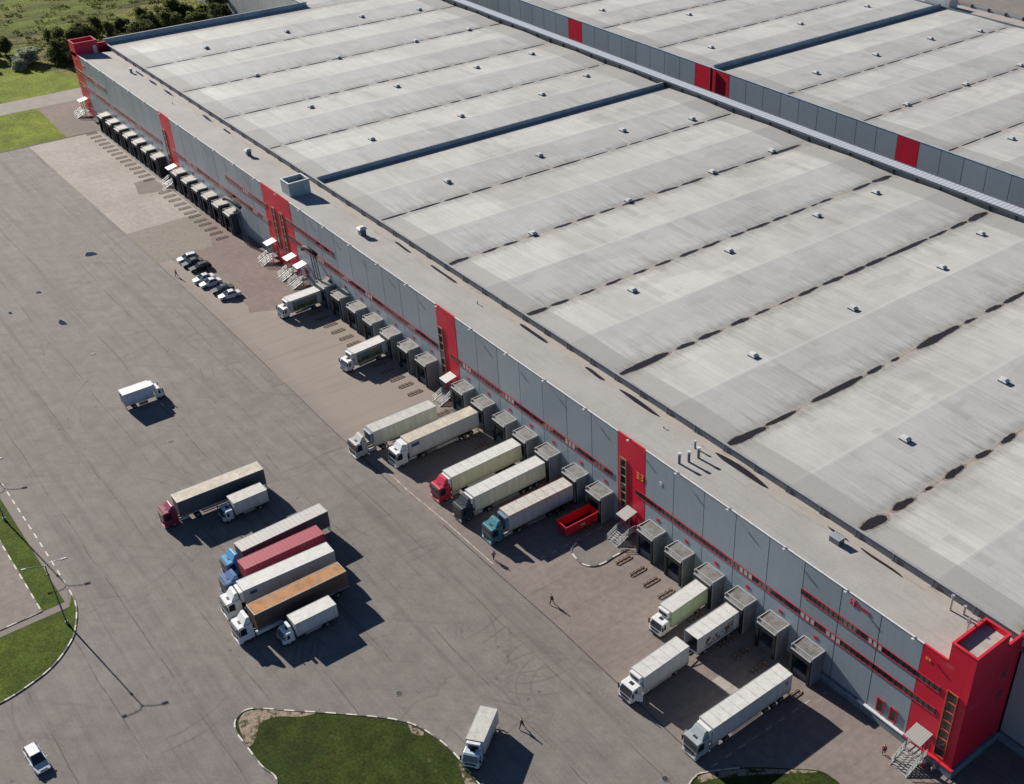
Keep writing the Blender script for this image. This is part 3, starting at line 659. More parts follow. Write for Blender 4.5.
cowl(-134.7, 4.3, 1.1, 1.5, WHITE_COP); cowl(-185.6, 5.1, 0.9, 1.3, WHITE_COP); 
b = MB().box(-19.3, -17.7, 5.7, 6.8, 15.6, 16.7).build('roof_fan', GREYMET, FR); MB().box(-19.35, -17.65, 5.65, 6.85, 16.703, 16.78).build('cowl', GALV, b)
# hatches on the hall roof
def hatch(x, y, z, parent, jitter):
    r = random.Random(jitter); w = 0.72
    b = MB().box(x - w, x + w, y - w * .75, y + w * .75, z - 0.1, z + 0.3).build('roof_hatch', GREYMET, parent)
    MB().hexa([(x - w - .1, y - w * .8, z + .303), (x + w + .1, y - w * .8, z + .303), (x + w + .1, y + w * .8, z + .303), (x - w - .1, y + w * .8, z + .303)],
              [(x - w * .75, y - w * .55, z + .62), (x + w * .55, y - w * .55, z + .62), (x + w * .55, y + w * .55, z + .62), (x - w * .75, y + w * .55, z + .62)]).build('hatch_dome', paint_dome, b)
paint_dome = paint('hatch dome', (0.5, 0.51, 0.5), 0.35)
H1 = [(-26.6, 29.5), (-26.8, 53.0), (-27, 76.5), (-56.3, 52.6), (-56.2, 29.1), (-84.9, 28.6), (-85.3, 51.9), (-85.6, 75.8), (-56.2, 76.3), (-60.3, 93.4), (-114.2, 28.8), (-114.3, 52.2), (-114.4, 75.1), (-145.0, 29.6), (-144.5, 52.5), (-144.7, 75.9), (-140.5, 93.2), (-175.6, 29.4), (-175.5, 52.7), (-204.0, 93.5), (-180.3, 93.4), (-175.7, 76.1), (-203.4, 28.9), (-203.5, 52.2), (-203.6, 75.7), (-233.7, 52.3), (-233.7, 75.7), (-233.8, 93.1), (-233.7, 29.3), (-263.8, 52.4), (-264.1, 76.1), (-260.5, 93.2), (-263.6, 28.9), (-85.6, 93.2), (-114.7, 93.2)]
for i, (x, y) in enumerate(H1): hatch(x, y, rz(x), HR, i)
# standing water in the valleys
def wpud(x, a, b, hw, z, parent, seed):
    hw = hw * .62
    r = random.Random(seed); n = 48; pts = []
    L = (b - a) / 2; c = (a + b) / 2; ph = [r.uniform(0, 6) for _ in range(6)]; sk = r.uniform(-.25, .25)
    for i in range(n):
        t = 2 * pi * i / n; ct, st = cos(t), sin(t)
        k = 1 + .13 * sin(3 * t + ph[0]) + .08 * sin(5 * t + ph[1]) + .05 * sin(9 * t + ph[2]) + .03 * sin(15 * t + ph[3])
        pts.append((x + hw * (abs(st) ** .8) * (1 if st > 0 else -1) * k + sk * hw * ct, c + L * ct))
    z0 = ZV + hw * 1.35 * .03 + .006
    MB().sheet([(x + (px - x) * 1.32 + .05 * sin(7 * i), c + (py - c) * (1 + .45 / L) + .12 * cos(5 * i)) for i, (px, py) in enumerate(pts)], z0).build('silt_stain', SILT, parent)
    MB().sheet(pts, z0 + .008).build('puddle', WATER, parent)
SILT = paint('silt stain', (.2, .172, .15), .9, 0, .35, 1.6)
near = {-17.7: [(10.0, 14.6, 1.3), (16.2, 20.2, .95), (22.8, 24.2, .45), (26.9, 31.2, .85), (33.9, 37.1, .75), (39.6, 43.1, .8), (46, 50.5, .7), (53, 58, .8)],
        -41.7: [(9.6, 17.0, 1.15), (17.3, 23.4, .7), (26.9, 38.2, .95), (39.2, 42.8, .7), (44.9, 46.8, .5), (51.0, 62.2, 1.15), (63.5, 66.3, .6), (69.4, 73.5, .8), (74.2, 80.5, .8), (83, 88, .7), (91, 97, .8)],
        -65.5: [(9.6, 20.0, 1.15), (21.7, 25.4, .75), (26.3, 31.1, .8), (33.5, 37.6, .8), (39.1, 42.4, .5), (44.8, 48.5, .4), (49.4, 54.4, .7), (55.7, 60.9, .75), (61.2, 66.8, .8), (66.8, 72.5, .85), (72.5, 84.5, .8), (84.9, 90.4, .6), (91.4, 96.6, .8), (96.9, 103.0, 1.3)],
        -89.2: [(9.6, 14.0, .95), (14.9, 18.5, .7), (21.1, 24.2, .5), (26.6, 30.2, .6), (33.0, 35.9, .55), (38.0, 41.8, .6), (43.8, 48.4, .7), (49.3, 54.0, .65), (56.6, 60.2, .6), (60.8, 67.0, .7), (67.8, 71.9, .65), (72.6, 77.2, .6), (78.7, 80.6, .4), (81.0, 84.6, .6), (90.9, 96.5, .8), (97.2, 102.8, 1.1)],
        -113.2: [(9.6, 14.2, .9), (17.2, 20.5, .6), (21.9, 24.9, .6), (27.5, 29.4, .45), (33.5, 37.6, .6), (38.8, 43.0, .6), (44.5, 48.2, .55), (50.2, 55.7, .7), (59.4, 64.8, .7), (65.9, 72.0, .7), (75, 82, .6), (84, 90, .6), (92, 101, .9)],
        6.3: [(9.7, 16, 1.4), (20, 26, 1.0)]}
cnt = 0
for x, L in near.items():
    for a, b, hw in L: wpud(-17.7 + 24 * round((x + 17.7) / 24) , a, b, hw, ZV + 0.6 * hw * 0.03 + .012, HR, cnt); cnt += 1
far = MB(); r = random.Random(5)
def farpud(far, x, y0, y1, zv, hwf=1.0):
    y = y0
    while y < y1:
        L = r.uniform(3, 8); hw = r.uniform(.25, .42) * hwf; n = 14; c = y + L / 2
        far.sheet([(x + hw * (abs(sin(2 * pi * i / n)) ** .8) * (1 if sin(2 * pi * i / n) > 0 else -1), c + L / 2 * cos(2 * pi * i / n)) for i in range(n)], zv + hw * 0.03 + .012); y += L + r.choice([.4, .6, 1.0, 2.0])
for k in (5, 7, 8, 9, 10): farpud(far, -17.7 - 24 * k, 9.7, 103, ZV)
fo = far.build('far_puddles', WATER, HR); fo['kind'] = 'stuff'
for i, (x, L, w) in enumerate([(-85, 8.0, .38), (-69, 5, .35), (-58.5, 9.5, .42), (-37, 10.5, .62), (-19.5, 4, .2), (-12.5, 7, .22), (-112, 9, .3), (-126, 6, .3), (-214, 6, .35), (-237, 7, .3), (-247, 6, .32), (-256, 6, .3), (-203, 4, .3)]):
    pts = []
    for k in range(18):
        t = 2 * pi * k / 18; pts.append((x + L / 2 * cos(t), 7.75 + w * sin(t) - .1 * cos(t) + .06 * sin(3 * t + i)))
    MB().sheet(pts, zs(7.75) + 0.055).build('puddle', WATER, FR)
# flood lights along the roof edge
x = -1.5; 
while x > -280:
    MB().box(x + .1, x + .46, -.62, -.4, ZT + .06, ZT + .24).tube([(x + .28, -.5, ZT + .1), (x + .28, .1, ZT + .16)], .05, 6, 1).build('flood_light', [WHITE_COP, GREYMET], W); x -= 10.0
# red number plates over each dock, marks on the wall
docks = [-15.0, -21.05, -27.05, -33.1, -39.1, -45.1] + [-56.9, -62.8, -69.8, -75.75, -81.5, -87.7, -93.7] + [-105.4, -111.4, -117.6, -124.0, -130.1, -136.3, -142.3] + [-185.8, -191.7, -197.4, -203.0, -208.9, -214.9] + [-227.6, -233.7, -239.9, -246.0, -252.0, -258.0, -264.2]
for x in docks: MB().box(x - .3, x + .3, -.06, -.003, 5.57, 6.17).build('number_plate', RED_TRIM, W)
lg = MB().box(-10.6, -9.7, -.08, -.003, 14.95, 15.85).build('logo', RED_TRIM, W)
MB().box(-10.15, -10.0, -.12, -.083, 15.1, 15.7).box(-10.3, -10.15, -.12, -.083, 15.5, 15.65).build('logo_mark', PANEL_L, lg)
k = MB()
for i in range(8): k.box(-9.55 + i * .24, -9.55 + i * .24 + .16, -.07, -.003, 15.2, 15.55)
k.build('logo_lettering', RED_TRIM, W)
MB().box(-281.3, -280.6, -.08, -.021, 14.1, 15.0).box(-276.5, -275.0, -.08, -.003, 14.0, 14.6).build('logo', RED_TRIM, W)
OS = paint('orange sign', (0.6, 0.2, 0.05), 0.5)
k = MB()
for i in range(2):
    a = -49.75 + i * .85; k.box(a, a + .6, -.08, -.023, 10.7, 10.85).box(a, a + .6, -.08, -.023, 11.15, 11.3).box(a, a + .6, -.08, -.023, 11.6, 11.75).box(a + .45, a + .6, -.079, -.023, 10.86, 11.59)
k.build('sign_digits', OS, W)
k = MB()
for i in range(2): k.box(.6 + i * .4, .9 + i * .4, -.08, -.023, 14.6, 14.95)
k.build('sign_digits', OS, W)
MB().box(-44.9, -44.35, -.05, -.003, 12.3, 12.9).build('wall_plaque', WHITE_COP, W)
# dark exhaust ducts with raking struts on both sides of the double red strip
SEALD = paint('sooty duct', (.012, .013, .015), .7)
def duct(x0, x1, zt, s):
    n = 9; top = [(x0 + (x1 - x0) * i / (n - 1), -1.3 - .5 * sin(pi * i / (n - 1)), zt - 1.6 + 2.6 * sin(pi * (.12 + .62 * i / (n - 1)))) for i in range(n)]
    m = MB().tube(top, .42, 10); d = m.build('exhaust_duct', SEALD, W)
    q = MB()
    for dx in (0, 1.1, 2.2): q.tube([(x1 - s * dx, -1.5, top[-1][2] - .4 - dx * .2), (x1 - s * dx + s * 3.2, -2.2, .1)], .1, 6)
    q.tube([(x0, -.1, top[0][2]), (x0, -1.3, top[0][2])], .3, 8); q.each('duct_strut', GREYMET, d)
duct(-150.4, -144.4, 9.6, 1); duct(-188.4, -179.5, 7.4, 1)

# dock houses
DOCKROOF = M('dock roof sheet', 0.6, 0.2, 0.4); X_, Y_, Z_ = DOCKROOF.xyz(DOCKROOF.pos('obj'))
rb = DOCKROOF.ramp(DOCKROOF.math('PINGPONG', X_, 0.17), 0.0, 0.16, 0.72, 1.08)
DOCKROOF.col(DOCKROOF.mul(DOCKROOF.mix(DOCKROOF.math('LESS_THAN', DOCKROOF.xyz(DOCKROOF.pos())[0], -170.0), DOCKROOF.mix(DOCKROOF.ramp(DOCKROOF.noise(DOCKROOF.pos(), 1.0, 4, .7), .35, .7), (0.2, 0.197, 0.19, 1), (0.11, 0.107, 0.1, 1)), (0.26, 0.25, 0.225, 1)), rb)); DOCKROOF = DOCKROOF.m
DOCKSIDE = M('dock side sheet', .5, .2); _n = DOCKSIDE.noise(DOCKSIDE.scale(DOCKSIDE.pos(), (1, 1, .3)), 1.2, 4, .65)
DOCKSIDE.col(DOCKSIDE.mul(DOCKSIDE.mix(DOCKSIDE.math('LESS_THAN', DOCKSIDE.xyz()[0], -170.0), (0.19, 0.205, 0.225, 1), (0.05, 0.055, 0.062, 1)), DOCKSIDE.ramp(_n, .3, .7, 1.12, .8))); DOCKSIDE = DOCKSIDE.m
SEAL = paint('dock seal', (0.016, 0.017, 0.02), 0.8)
DFRAME = paint('dock frame', (.36, .365, .365), .55, .2, .12, 2)
def make_dock():
    t = thing('dock_house', '', 'loading dock', (0, 0, 0), group='dock houses along the warehouse')
    w, d, h = 1.76, 2.5, 4.8
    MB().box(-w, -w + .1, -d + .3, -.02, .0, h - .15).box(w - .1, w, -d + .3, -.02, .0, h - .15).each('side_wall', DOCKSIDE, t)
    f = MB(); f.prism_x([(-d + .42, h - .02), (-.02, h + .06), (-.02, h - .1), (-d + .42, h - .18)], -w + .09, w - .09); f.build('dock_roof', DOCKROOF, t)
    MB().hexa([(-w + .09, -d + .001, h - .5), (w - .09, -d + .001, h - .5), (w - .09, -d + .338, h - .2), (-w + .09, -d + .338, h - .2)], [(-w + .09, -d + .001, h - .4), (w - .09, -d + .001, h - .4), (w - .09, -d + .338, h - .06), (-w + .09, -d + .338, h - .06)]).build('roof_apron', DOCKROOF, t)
    f = MB().box(-w - .04, -w + .085, -d + .1, -.01, h - .16, h + .12).box(w - .085, w + .04, -d + .1, -.01, h - .16, h + .12).box(-w + .086, w - .086, -.12, -.005, h - .15, h + .14)
    f.box(-w + .086, w - .086, -d + .34, -d + .44, h - .1, h + .1).box(-w + .086, w - .086, -d - .1, -d + .0, h - .46, h - .34)
    f.build('roof_frame', DFRAME, t)
    MB().box(-w + .02, -w + .5, -d - .02, -d + .28, .5, h - .5).box(w - .5, w - .02, -d - .02, -d + .28, .5, h - .5).each('side_curtain', SEAL, t)
    MB().box(-w - .03, -w + .06, -d + .2, -d + .295, 0, h - .2).box(w - .06, w + .03, -d + .2, -d + .295, 0, h - .2).each('corner_trim', DFRAME, t)
    MB().box(-w + .02, w - .02, -d - .06, -d + .25, h - 1.15, h - .47).build('head_curtain', DARKMET, t)
    MB().box(-w + .11, w - .11, -d + .35, -.03, 0.0, 1.15).build('dock_floor', GREYMET, t)
    MB().box(-w + .5, w - .5, -.35, -.25, 1.16, h - .7).build('dock_door', paint('dark dock door', (0.03, 0.034, 0.04), .6), t)
    MB().box(-w + .1, -w + .4, -d - .05, -d + .3, .1, .48).box(w - .4, w - .1, -d - .05, -d + .3, .1, .48).each('bumper', RUBBER, t)
    return t
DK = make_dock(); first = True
occ = {-15.0: 'open dock house nearest the red corner tower, in front of no vehicle', -21.05: 'empty dock house with torn curtain, second from the red corner tower', -27.05: 'dock house behind the trailer with a picture on its side', -33.1: 'dock house behind the pale green sided lorry',
       -39.1: 'empty dock house, middle one of the three beside the entrance steps with kerbed walk', -45.1: 'empty dock house directly right of the canopied steps with the kerbed walk', -56.9: 'dock house over the red open skip', -62.8: 'dock house behind the teal cab lorry', -69.8: 'dock house behind the black cab lorry',
       -75.75: 'dock house behind the bright red cab lorry', -81.5: 'empty dock house between the brown topped white trailer and the red cab lorry', -87.7: 'dock house behind the trailer with a brown stained top', -93.7: 'dock house beside the steps, behind the beige cab lorry pulled forward'}
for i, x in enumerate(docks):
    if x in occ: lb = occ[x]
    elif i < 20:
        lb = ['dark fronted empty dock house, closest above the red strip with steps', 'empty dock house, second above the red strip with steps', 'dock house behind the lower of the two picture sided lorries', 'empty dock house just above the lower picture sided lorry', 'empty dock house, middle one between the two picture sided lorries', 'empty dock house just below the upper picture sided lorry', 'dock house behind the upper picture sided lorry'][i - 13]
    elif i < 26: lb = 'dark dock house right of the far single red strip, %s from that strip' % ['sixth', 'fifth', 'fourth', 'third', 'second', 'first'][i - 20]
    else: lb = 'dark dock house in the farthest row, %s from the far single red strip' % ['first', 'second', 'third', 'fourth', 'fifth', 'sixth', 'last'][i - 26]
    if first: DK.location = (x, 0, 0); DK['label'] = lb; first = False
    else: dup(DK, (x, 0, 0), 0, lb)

# wheel guides in front of each dock
def gmat():
    m = M('striped guide rail', 0.6); X, Y, Z = m.xyz(m.pos('obj')); f = m.math('GREATER_THAN', m.math('FRACT', m.math('DIVIDE', Y, .7)), .55)
    m.col(m.mix(f, (0.05, 0.04, 0.035, 1), (0.4, 0.2, 0.09, 1))); return m.m
GM = gmat()
def guide_mesh():
    pts = [(.3 * cos(a), 1.1 + .3 * sin(a), .14) for a in [pi * k / 6 for k in range(7)]] + [(-.3 * cos(a), -1.1 - .3 * sin(a), .14) for a in [pi * k / 6 for k in range(7)]]
    pts.append(pts[0]); return MB().tube(pts, .065, 6)
G0 = None; n = 0
for x in docks:
    for sx in (-1.62, 1.52):
        gx = x + sx
        where = 'at the docks near the red corner tower' if x > -34 else 'at the docks beside the kerbed walk' if x > -50 else 'at the dock row with the red skip' if x > -96 else 'at the docks with the picture sided lorries' if x > -150 else 'at the docks right of the far red strip' if x > -220 else 'on the pale concrete of the farthest docks'
        lb = 'low striped guide loop ' + where
        gr = 'wheel guides ' + where
        if G0 is None: G0 = guide_mesh().build('wheel_guide', GM); tag(G0, lb, 'guide rail', gr); G0.location = (gx, -5.0, 0)
        else:
            o = G0.copy(); COL.objects.link(o); o.location = (gx, -5.0, 0); o['label'] = lb; o['group'] = gr

# canopied steps
STEP = paint('pale stair metal', (0.33, 0.34, 0.335), 0.5, 0.2, 0.15, 3)
CANW = M('canopy sheet', .5, .1); _x = CANW.xyz(CANW.pos('obj'))
CANW.col(CANW.mul(CANW.mix(CANW.ramp(CANW.xyz()[0], -140, -60), (.55, .55, .53, 1), (.3, .3, .285, 1)), CANW.ramp(CANW.math('PINGPONG', _x[0], .14), 0, .14, .82, 1.05))); CANW = CANW.m
def make_steps(w=1.1):
    t = thing('entrance_steps', '', 'steps', (0, 0, 0), group='canopied entrance steps')
    MB().box(-w, w, -1.7, -.45, 1.15, 1.28).build('landing', STEP, t)
    s = MB()
    for i in range(7): s.box(-w, w, -1.7 - (i + 1) * .32, -1.7 - i * .32 - .06, 1.12 - (i + 1) * .155, 1.16 - (i + 1) * .155)
    s.build('treads', STEP, t)
    for sx in (-w, w):
        r = MB()
        for hz in (.45, .75, 1.05): r.tube([(sx, -.45, 1.2 + hz), (sx, -1.7, 1.2 + hz), (sx, -4.0, .05 + hz)], .045, 6)
        for k in range(5): yy = -.5 - k * .85; zz = 1.2 if yy > -1.7 else 1.2 - (-1.7 - yy) * .5; r.tube([(sx, yy, zz - .1), (sx, yy, zz + 1.05)], .04, 6)
        r.tube([(sx, -1.7, 1.1), (sx, -4.0, .03)], .08, 6); r.build('railing', STEP, t)
    MB().tube([(-w + .1, -1.6, 0), (-w + .1, -1.6, 4.1)], .06, 6).tube([(w - .1, -1.6, 0), (w - .1, -1.6, 4.1)], .06, 6).each('canopy_post', GREYMET, t)
    MB().prism_x([(-2.35, 4.02), (-.1, 4.5), (-.1, 4.62), (-2.35, 4.14)], -w + .03, w - .03).build('canopy', CANW, t)
    MB().box(-.55, .55, -.1, -.05, 1.29, 3.4).build('door', paint('steps door red', (.3, .02, .03), .5), t)
    return t
ST = make_steps(); ST.location = (-50.6, 0, 0); ST['label'] = 'grey canopied steps with kerbed walk beside the red skip'
for x, lb in [(-98.4, 'canopied steps at the red strip beside the beige cab lorry'), (-167.0, 'pale canopied steps left of the double red strip'), (-158.0, 'pale canopied steps in the middle of the double red strip'), (-153.4, 'canopied steps right of the double red strip, under the curved duct'),
              (-219.6, 'bright canopied steps at the far single red strip'), (-281.0, 'bright canopied steps at the far red tower'), (2.1, 'wide canopied steps at the red corner tower, person in red beside them')]:
    o = dup(ST, (x, 0, 0), 0, lb)
    if x > 0: o.location.x = 2.4; o.scale = (1.1, 1.0, 1.0)

# ---------------------------------------------------------------- second hall behind
W2 = thing('warehouse', 'second grey warehouse behind the first, pale walkway along its front wall', 'warehouse', (0, 0, 0), group='warehouse halls')
YW = 120.5; Z2 = 17.3
g = MB(); reds = [(-223.4, -217.1), (-169.1, -162.9), (-162.5, -156.3), (-102.3, -96.3), (-48.5, -42.5), (-283.5, -277.4)]
x = -417.0
sg2 = [(-421.4, -283.5, 23)] + [(-277.4, -223.4, 9), (-217.1, -169.1, 8), (-156.3, -102.3, 9), (-96.3, -48.5, 8), (-42.5, 41.5, 14)]
for a, b, n in sg2:
    w = (b - a) / n; g = MB()
    for i in range(n): g.box(a + i * w + .07, a + (i + 1) * w - .07, YW, YW + .2, 0, Z2)
    g.build('wall', PANEL_L, W2)
for a, b in reds: MB().box(a + .03, b - .03, YW - .02, YW + .2, 0, Z2 + .02).build('red_wall_panel', RED, W2, label='red cladding strip')
MB().box(-421, 41, YW + .22, YW + .5, 0, Z2 - .05).build('wall_core', BACK, W2)
MB().box(-421.4, 41.5, YW - .05, YW + .5, Z2 + .022, Z2 + .1).build('coping', FW, W2)
for xx in (-162.7,): MB().tube([(xx, YW - .4, 10), (xx, YW - .4, Z2 + .3)], .22, 8).build('down_pipe', DARKMET, W2)
ZV2, ZR2 = 16.8, 17.16
HR2 = hall_roof('hall_roof', -421, 41, YW + .5, 214, ZV2, ZR2, ROOF2, W2)
for x, y in [(-223.2, 132.9), (-176.2, 132.7), (-176.5, 168.0), (-176.7, 197.1), (-143.8, 138.8), (-144.0, 162.4), (-144.0, 185.4), (-140.0, 202.5), (-114.2, 138.3), (-114.3, 161.3), (-114.6, 184.8), (-84.9, 138.3), (-223, 160), (-204, 150)]: hatch(x, y, rz(x, ZV2, ZR2), HR2, 1)
far = MB()
for k in range(-1, 14):
    if k != 6: farpud(far, -17.7 - 24 * k, YW + 1, 213, ZV2, .95)
fo = far.build('far_puddles', WATER, HR2); fo['kind'] = 'stuff'
MB().box(-162.9, -162.5, YW + .55, 214, 15.5, 17.95).build('fire_wall', FW, W2); MB().box(-162.95, -162.45, YW + .55, 214, 17.953, 18.02).build('fire_wall_cap', GREYMET, W2)
MB().box(-421, 41, 214.003, 214.3, 10, 17.3).build('parapet', FW, W2); MB().box(-421, 41, 213.95, 214.35, 17.303, 17.38).build('parapet_cap', GREYMET, W2)
MB().box(-421, 41, 214.35, 223.0, 0, 16.3).build('front_roof', STRIP, W2); MB().box(-421, 41, 223.01, 223.3, 0, 17.0).build('outer_wall', PANEL_L, W2)
x = -200
pb = MB()
while x < -100: pb.box(x, x + .5, 222.7, 223.35, 16.4, 17.3); x += 6
pb.each('parapet_bracket', DARKMET, W2); MB().box(-185, -158, 223.31, 223.45, 15.5, 17.1).build('red_wall_panel', RED, W2)
MB().box(-169.5, -160.5, 215.2, 219.5, 16.3, 19.3).build('stair_head', PANEL_W, W2)
# walkway canopy between the two halls, on brackets
WK = M('walkway sheet', 0.35, 0.3, 0.5); X_, Y_, Z_ = WK.xyz(); WK.col(WK.mul((0.55, 0.57, 0.58, 1), WK.ramp(WK.math('PINGPONG', X_, .5), 0, .5, .72, 1.1))); WK = WK.m
MB().box(-421, 41, 103.75, 106.6, 17.7, 17.85).build('walkway', WK, W)
m = MB().box(-421, 41, 103.6, 103.74, 17.45, 17.9).box(-421, 41, 106.61, 106.75, 17.45, 17.95); m.each('walkway_beam', GREYMET, W)
m = MB(); x = -420
while x < 41: m.box(x, x + .3, 103.75, 104.02, 16.0, 17.69); x += 6.0
m.each('walkway_post', DARKMET, W)
m = MB().box(-421, 41, 104.03, 104.2, 14.5, 17.4); m.build('rear_parapet', GREYMET, W)

# ---------------------------------------------------------------- vehicles
def wheel(parent, x, y, r=.5, w=.3):
    o = MB().cyl((x, y, r), r, w, 'x', 18).build('wheel', RUBBER, parent); s = 1 if x > 0 else -1
    MB().cyl((x + s * w * .5, y, r), r * .55, .03, 'x', 14).build('rim', RIM, o)
def cab(t, paintm, w=2.45, L=2.2, zb=.45, zr=2.9, deflect=0.9, sleeper=True, visor=True, truck='big'):
    """cab-over cab with its nose at y=0 and its back at y=L"""
    wf = w / 2; rake = .22 if truck == 'big' else .42; zw = zb + (zr - zb) * .46
    prof = [(0.0, zb), (-.03, zb + .5), (0.03, zw), (rake, zr - .12), (rake + .18, zr), (L, zr), (L, zb)]
    MB().prism_x(prof, -wf, wf).build('cab', paintm, t, bevel=.07)
    # windscreen and side windows
    MB().hexa([(-wf + .12, .0, zw + .05), (wf - .12, .0, zw + .05), (wf - .12, .1, zw + .05), (-wf + .12, .1, zw + .05)], [(-wf + .2, rake - .05, zr - .2), (wf - .2, rake - .05, zr - .2), (wf - .2, rake + .1, zr - .2), (-wf + .2, rake + .1, zr - .2)]).build('windscreen', CGLASS, t, bevel=.02)
    for s in (-1, 1):
        MB().prism_x([(rake + .12, zw + .05), (rake + .25, zr - .3), (L * .58, zr - .3), (L * .58, zw - .1), (rake + .1, zw - .1)], s * (wf + .012), s * (wf - .03)).build('side_window', CGLASS, t)
        MB().box(s * (wf + .07), s * (wf + .26), .1, .22, zw + .1, zw + .85).box(s * (wf - .02), s * (wf + .069), .14, .18, zw + .7, zw + .76).build('mirror', BLACKPL, t)
        MB().box(s * wf - s * .1, s * wf - s * .52, -.09, -.02, zb + .12, zb + .38).build('headlight', LAMPG, t)
    MB().box(-wf + .35, wf - .35, -.075, -.02, zb + .45, zw - .12).build('grille', BLACKPL, t)
    MB().box(-wf + .02, wf - .02, -.1, .5, zb - .2, zb - .003).build('bumper', BLACKPL if truck != 'big' else paintm, t, bevel=.03)
    if visor: MB().box(-wf + .15, wf - .15, rake - .3, rake - .02, zr - .2, zr - .14).build('sun_visor', BLACKPL, t)
    MB().box(-.3, .3, rake + .5, rake + .95, zr + .003, zr + .05).build('roof_hatch', BLACKPL, t)
    if deflect:
        z1 = zr + deflect; m = MB()
        m.hexa([(-wf + .12, rake + .75, zr + .003), (wf - .12, rake + .75, zr + .003), (wf - .2, L - .1, zr + .003), (-wf + .2, L - .1, zr + .003)], [(-wf + .35, L - .5, z1), (wf - .35, L - .5, z1), (wf - .3, L - .1, z1), (-wf + .3, L - .1, z1)])
        m.build('roof_deflector', paintm, t, bevel=.06)
def boxbody(t, mat, top, w, y0, y1, z0, z1, seams=True, frame=GALV):
    h = w / 2
    b = MB().box(-h, h, y0, y1, z0, z1).build('cargo_box', mat, t, bevel=.03)
    m = MB().box(-h + .02, h - .02, y0 + .02, y1 - .02, z1 + .003, z1 + .03); m.build('box_roof', top, b)
    m = MB()
    if seams:
        n = max(3, int((y1 - y0) / 1.35))
        for i in range(1, n): yy = y0 + (y1 - y0) * i / n; m.box(-h + .04, h - .04, yy - .025, yy + .025, z1 + .031, z1 + .05)
    m.box(-h - .012, -h + .05, y0, y1, z1 - .08, z1 + .045).box(h - .05, h + .012, y0, y1, z1 - .08, z1 + .045).box(-h + .051, h - .051, y1 - .05, y1 + .012, z1 - .1, z1 + .045).box(-h + .051, h - .051, y0 - .012, y0 + .05, z1 - .1, z1 + .045)
    m.box(-h - .015, -h + .03, y0, y1, z0, z0 + .14).box(h - .03, h + .015, y0, y1, z0, z0 + .14)
    m.build('roof_rails', frame, b)
    d = MB().box(-h + .06, -.02, y1 + .005, y1 + .03, z0 + .15, z1 - .12).box(.02, h - .06, y1 + .005, y1 + .03, z0 + .15, z1 - .12); d = d.build('rear_door', mat, t)
    q = MB()
    for xx in (-.75, -.35, .35, .75): q.tube([(xx, y1 + .05, z0 + .1), (xx, y1 + .05, z1 - .15)], .02, 5)
    q.each('lock_bar', GREYMET, d)
    return b
def fridge(t, y, z0, z1, w=1.9, mat=None):
    MB().box(-w / 2, w / 2, y - .5, y - .02, z0, z1).build('refrigeration_unit', mat or WHITE_V, t, bevel=.05)
    MB().box(-w / 2 + .2, w / 2 - .2, y - .53, y - .505, z0 + .2, z1 - .25).build('refrigeration_grille', BLACKPL, t)
def tail(t, y, z=.8, w=2.3):
    for s in (-1, 1): MB().box(s * (w / 2 - .35), s * w / 2, y, y + .05, z, z + .14).build('tail_lamp', TAILG, t)
    MB().box(-w / 2, w / 2, y - .12, y - .02, z - .25, z - .12).build('rear_bumper', GREYMET, t)
def box_truck(label, front, rz, cabm, bodym, topm, L=5.5, h=3.1, w=2.3, z0=.95, gap=.25, fr=False, deflect=0, cabL=1.75, seams=False, cabh=2.25, group='box lorries'):
    t = thing('box_truck', label, 'lorry', (front[0], front[1], .01), rz, group)
    cab(t, cabm, w=w - .2, L=cabL, zb=.5, zr=cabh, deflect=deflect, visor=False, truck='small')
    y0 = cabL + gap; y1 = y0 + L
    MB().box(-.45, -.25, .6, y1 - .1, .6, .85).box(.25, .45, .6, y1 - .1, .6, .85).box(-1.0, 1.0, y0 + .3, y1 - .3, .86, z0 - .003).build('chassis', BLACKPL, t)
    boxbody(t, bodym, topm, w, y0, y1, z0, h, seams)
    if fr: fridge(t, y0, h - 1.0, h - .05, w * .75)
    r = .42 if L < 6.2 else .48
    for s in (-1, 1):
        wheel(t, s * (w / 2 - .25), .75 if cabL < 1.9 else 1.2, r, .26); wheel(t, s * (w / 2 - .3), y1 - L * .28, r, .42)
        MB().box(s * (w / 2 - .15), s * (w / 2 - .1), y0 + 1.2, y1 - L * .28 - .8, .5, .8).each('side_guard', GALV, t)
    tail(t, y1, .72, w - .1); return t, y0, y1
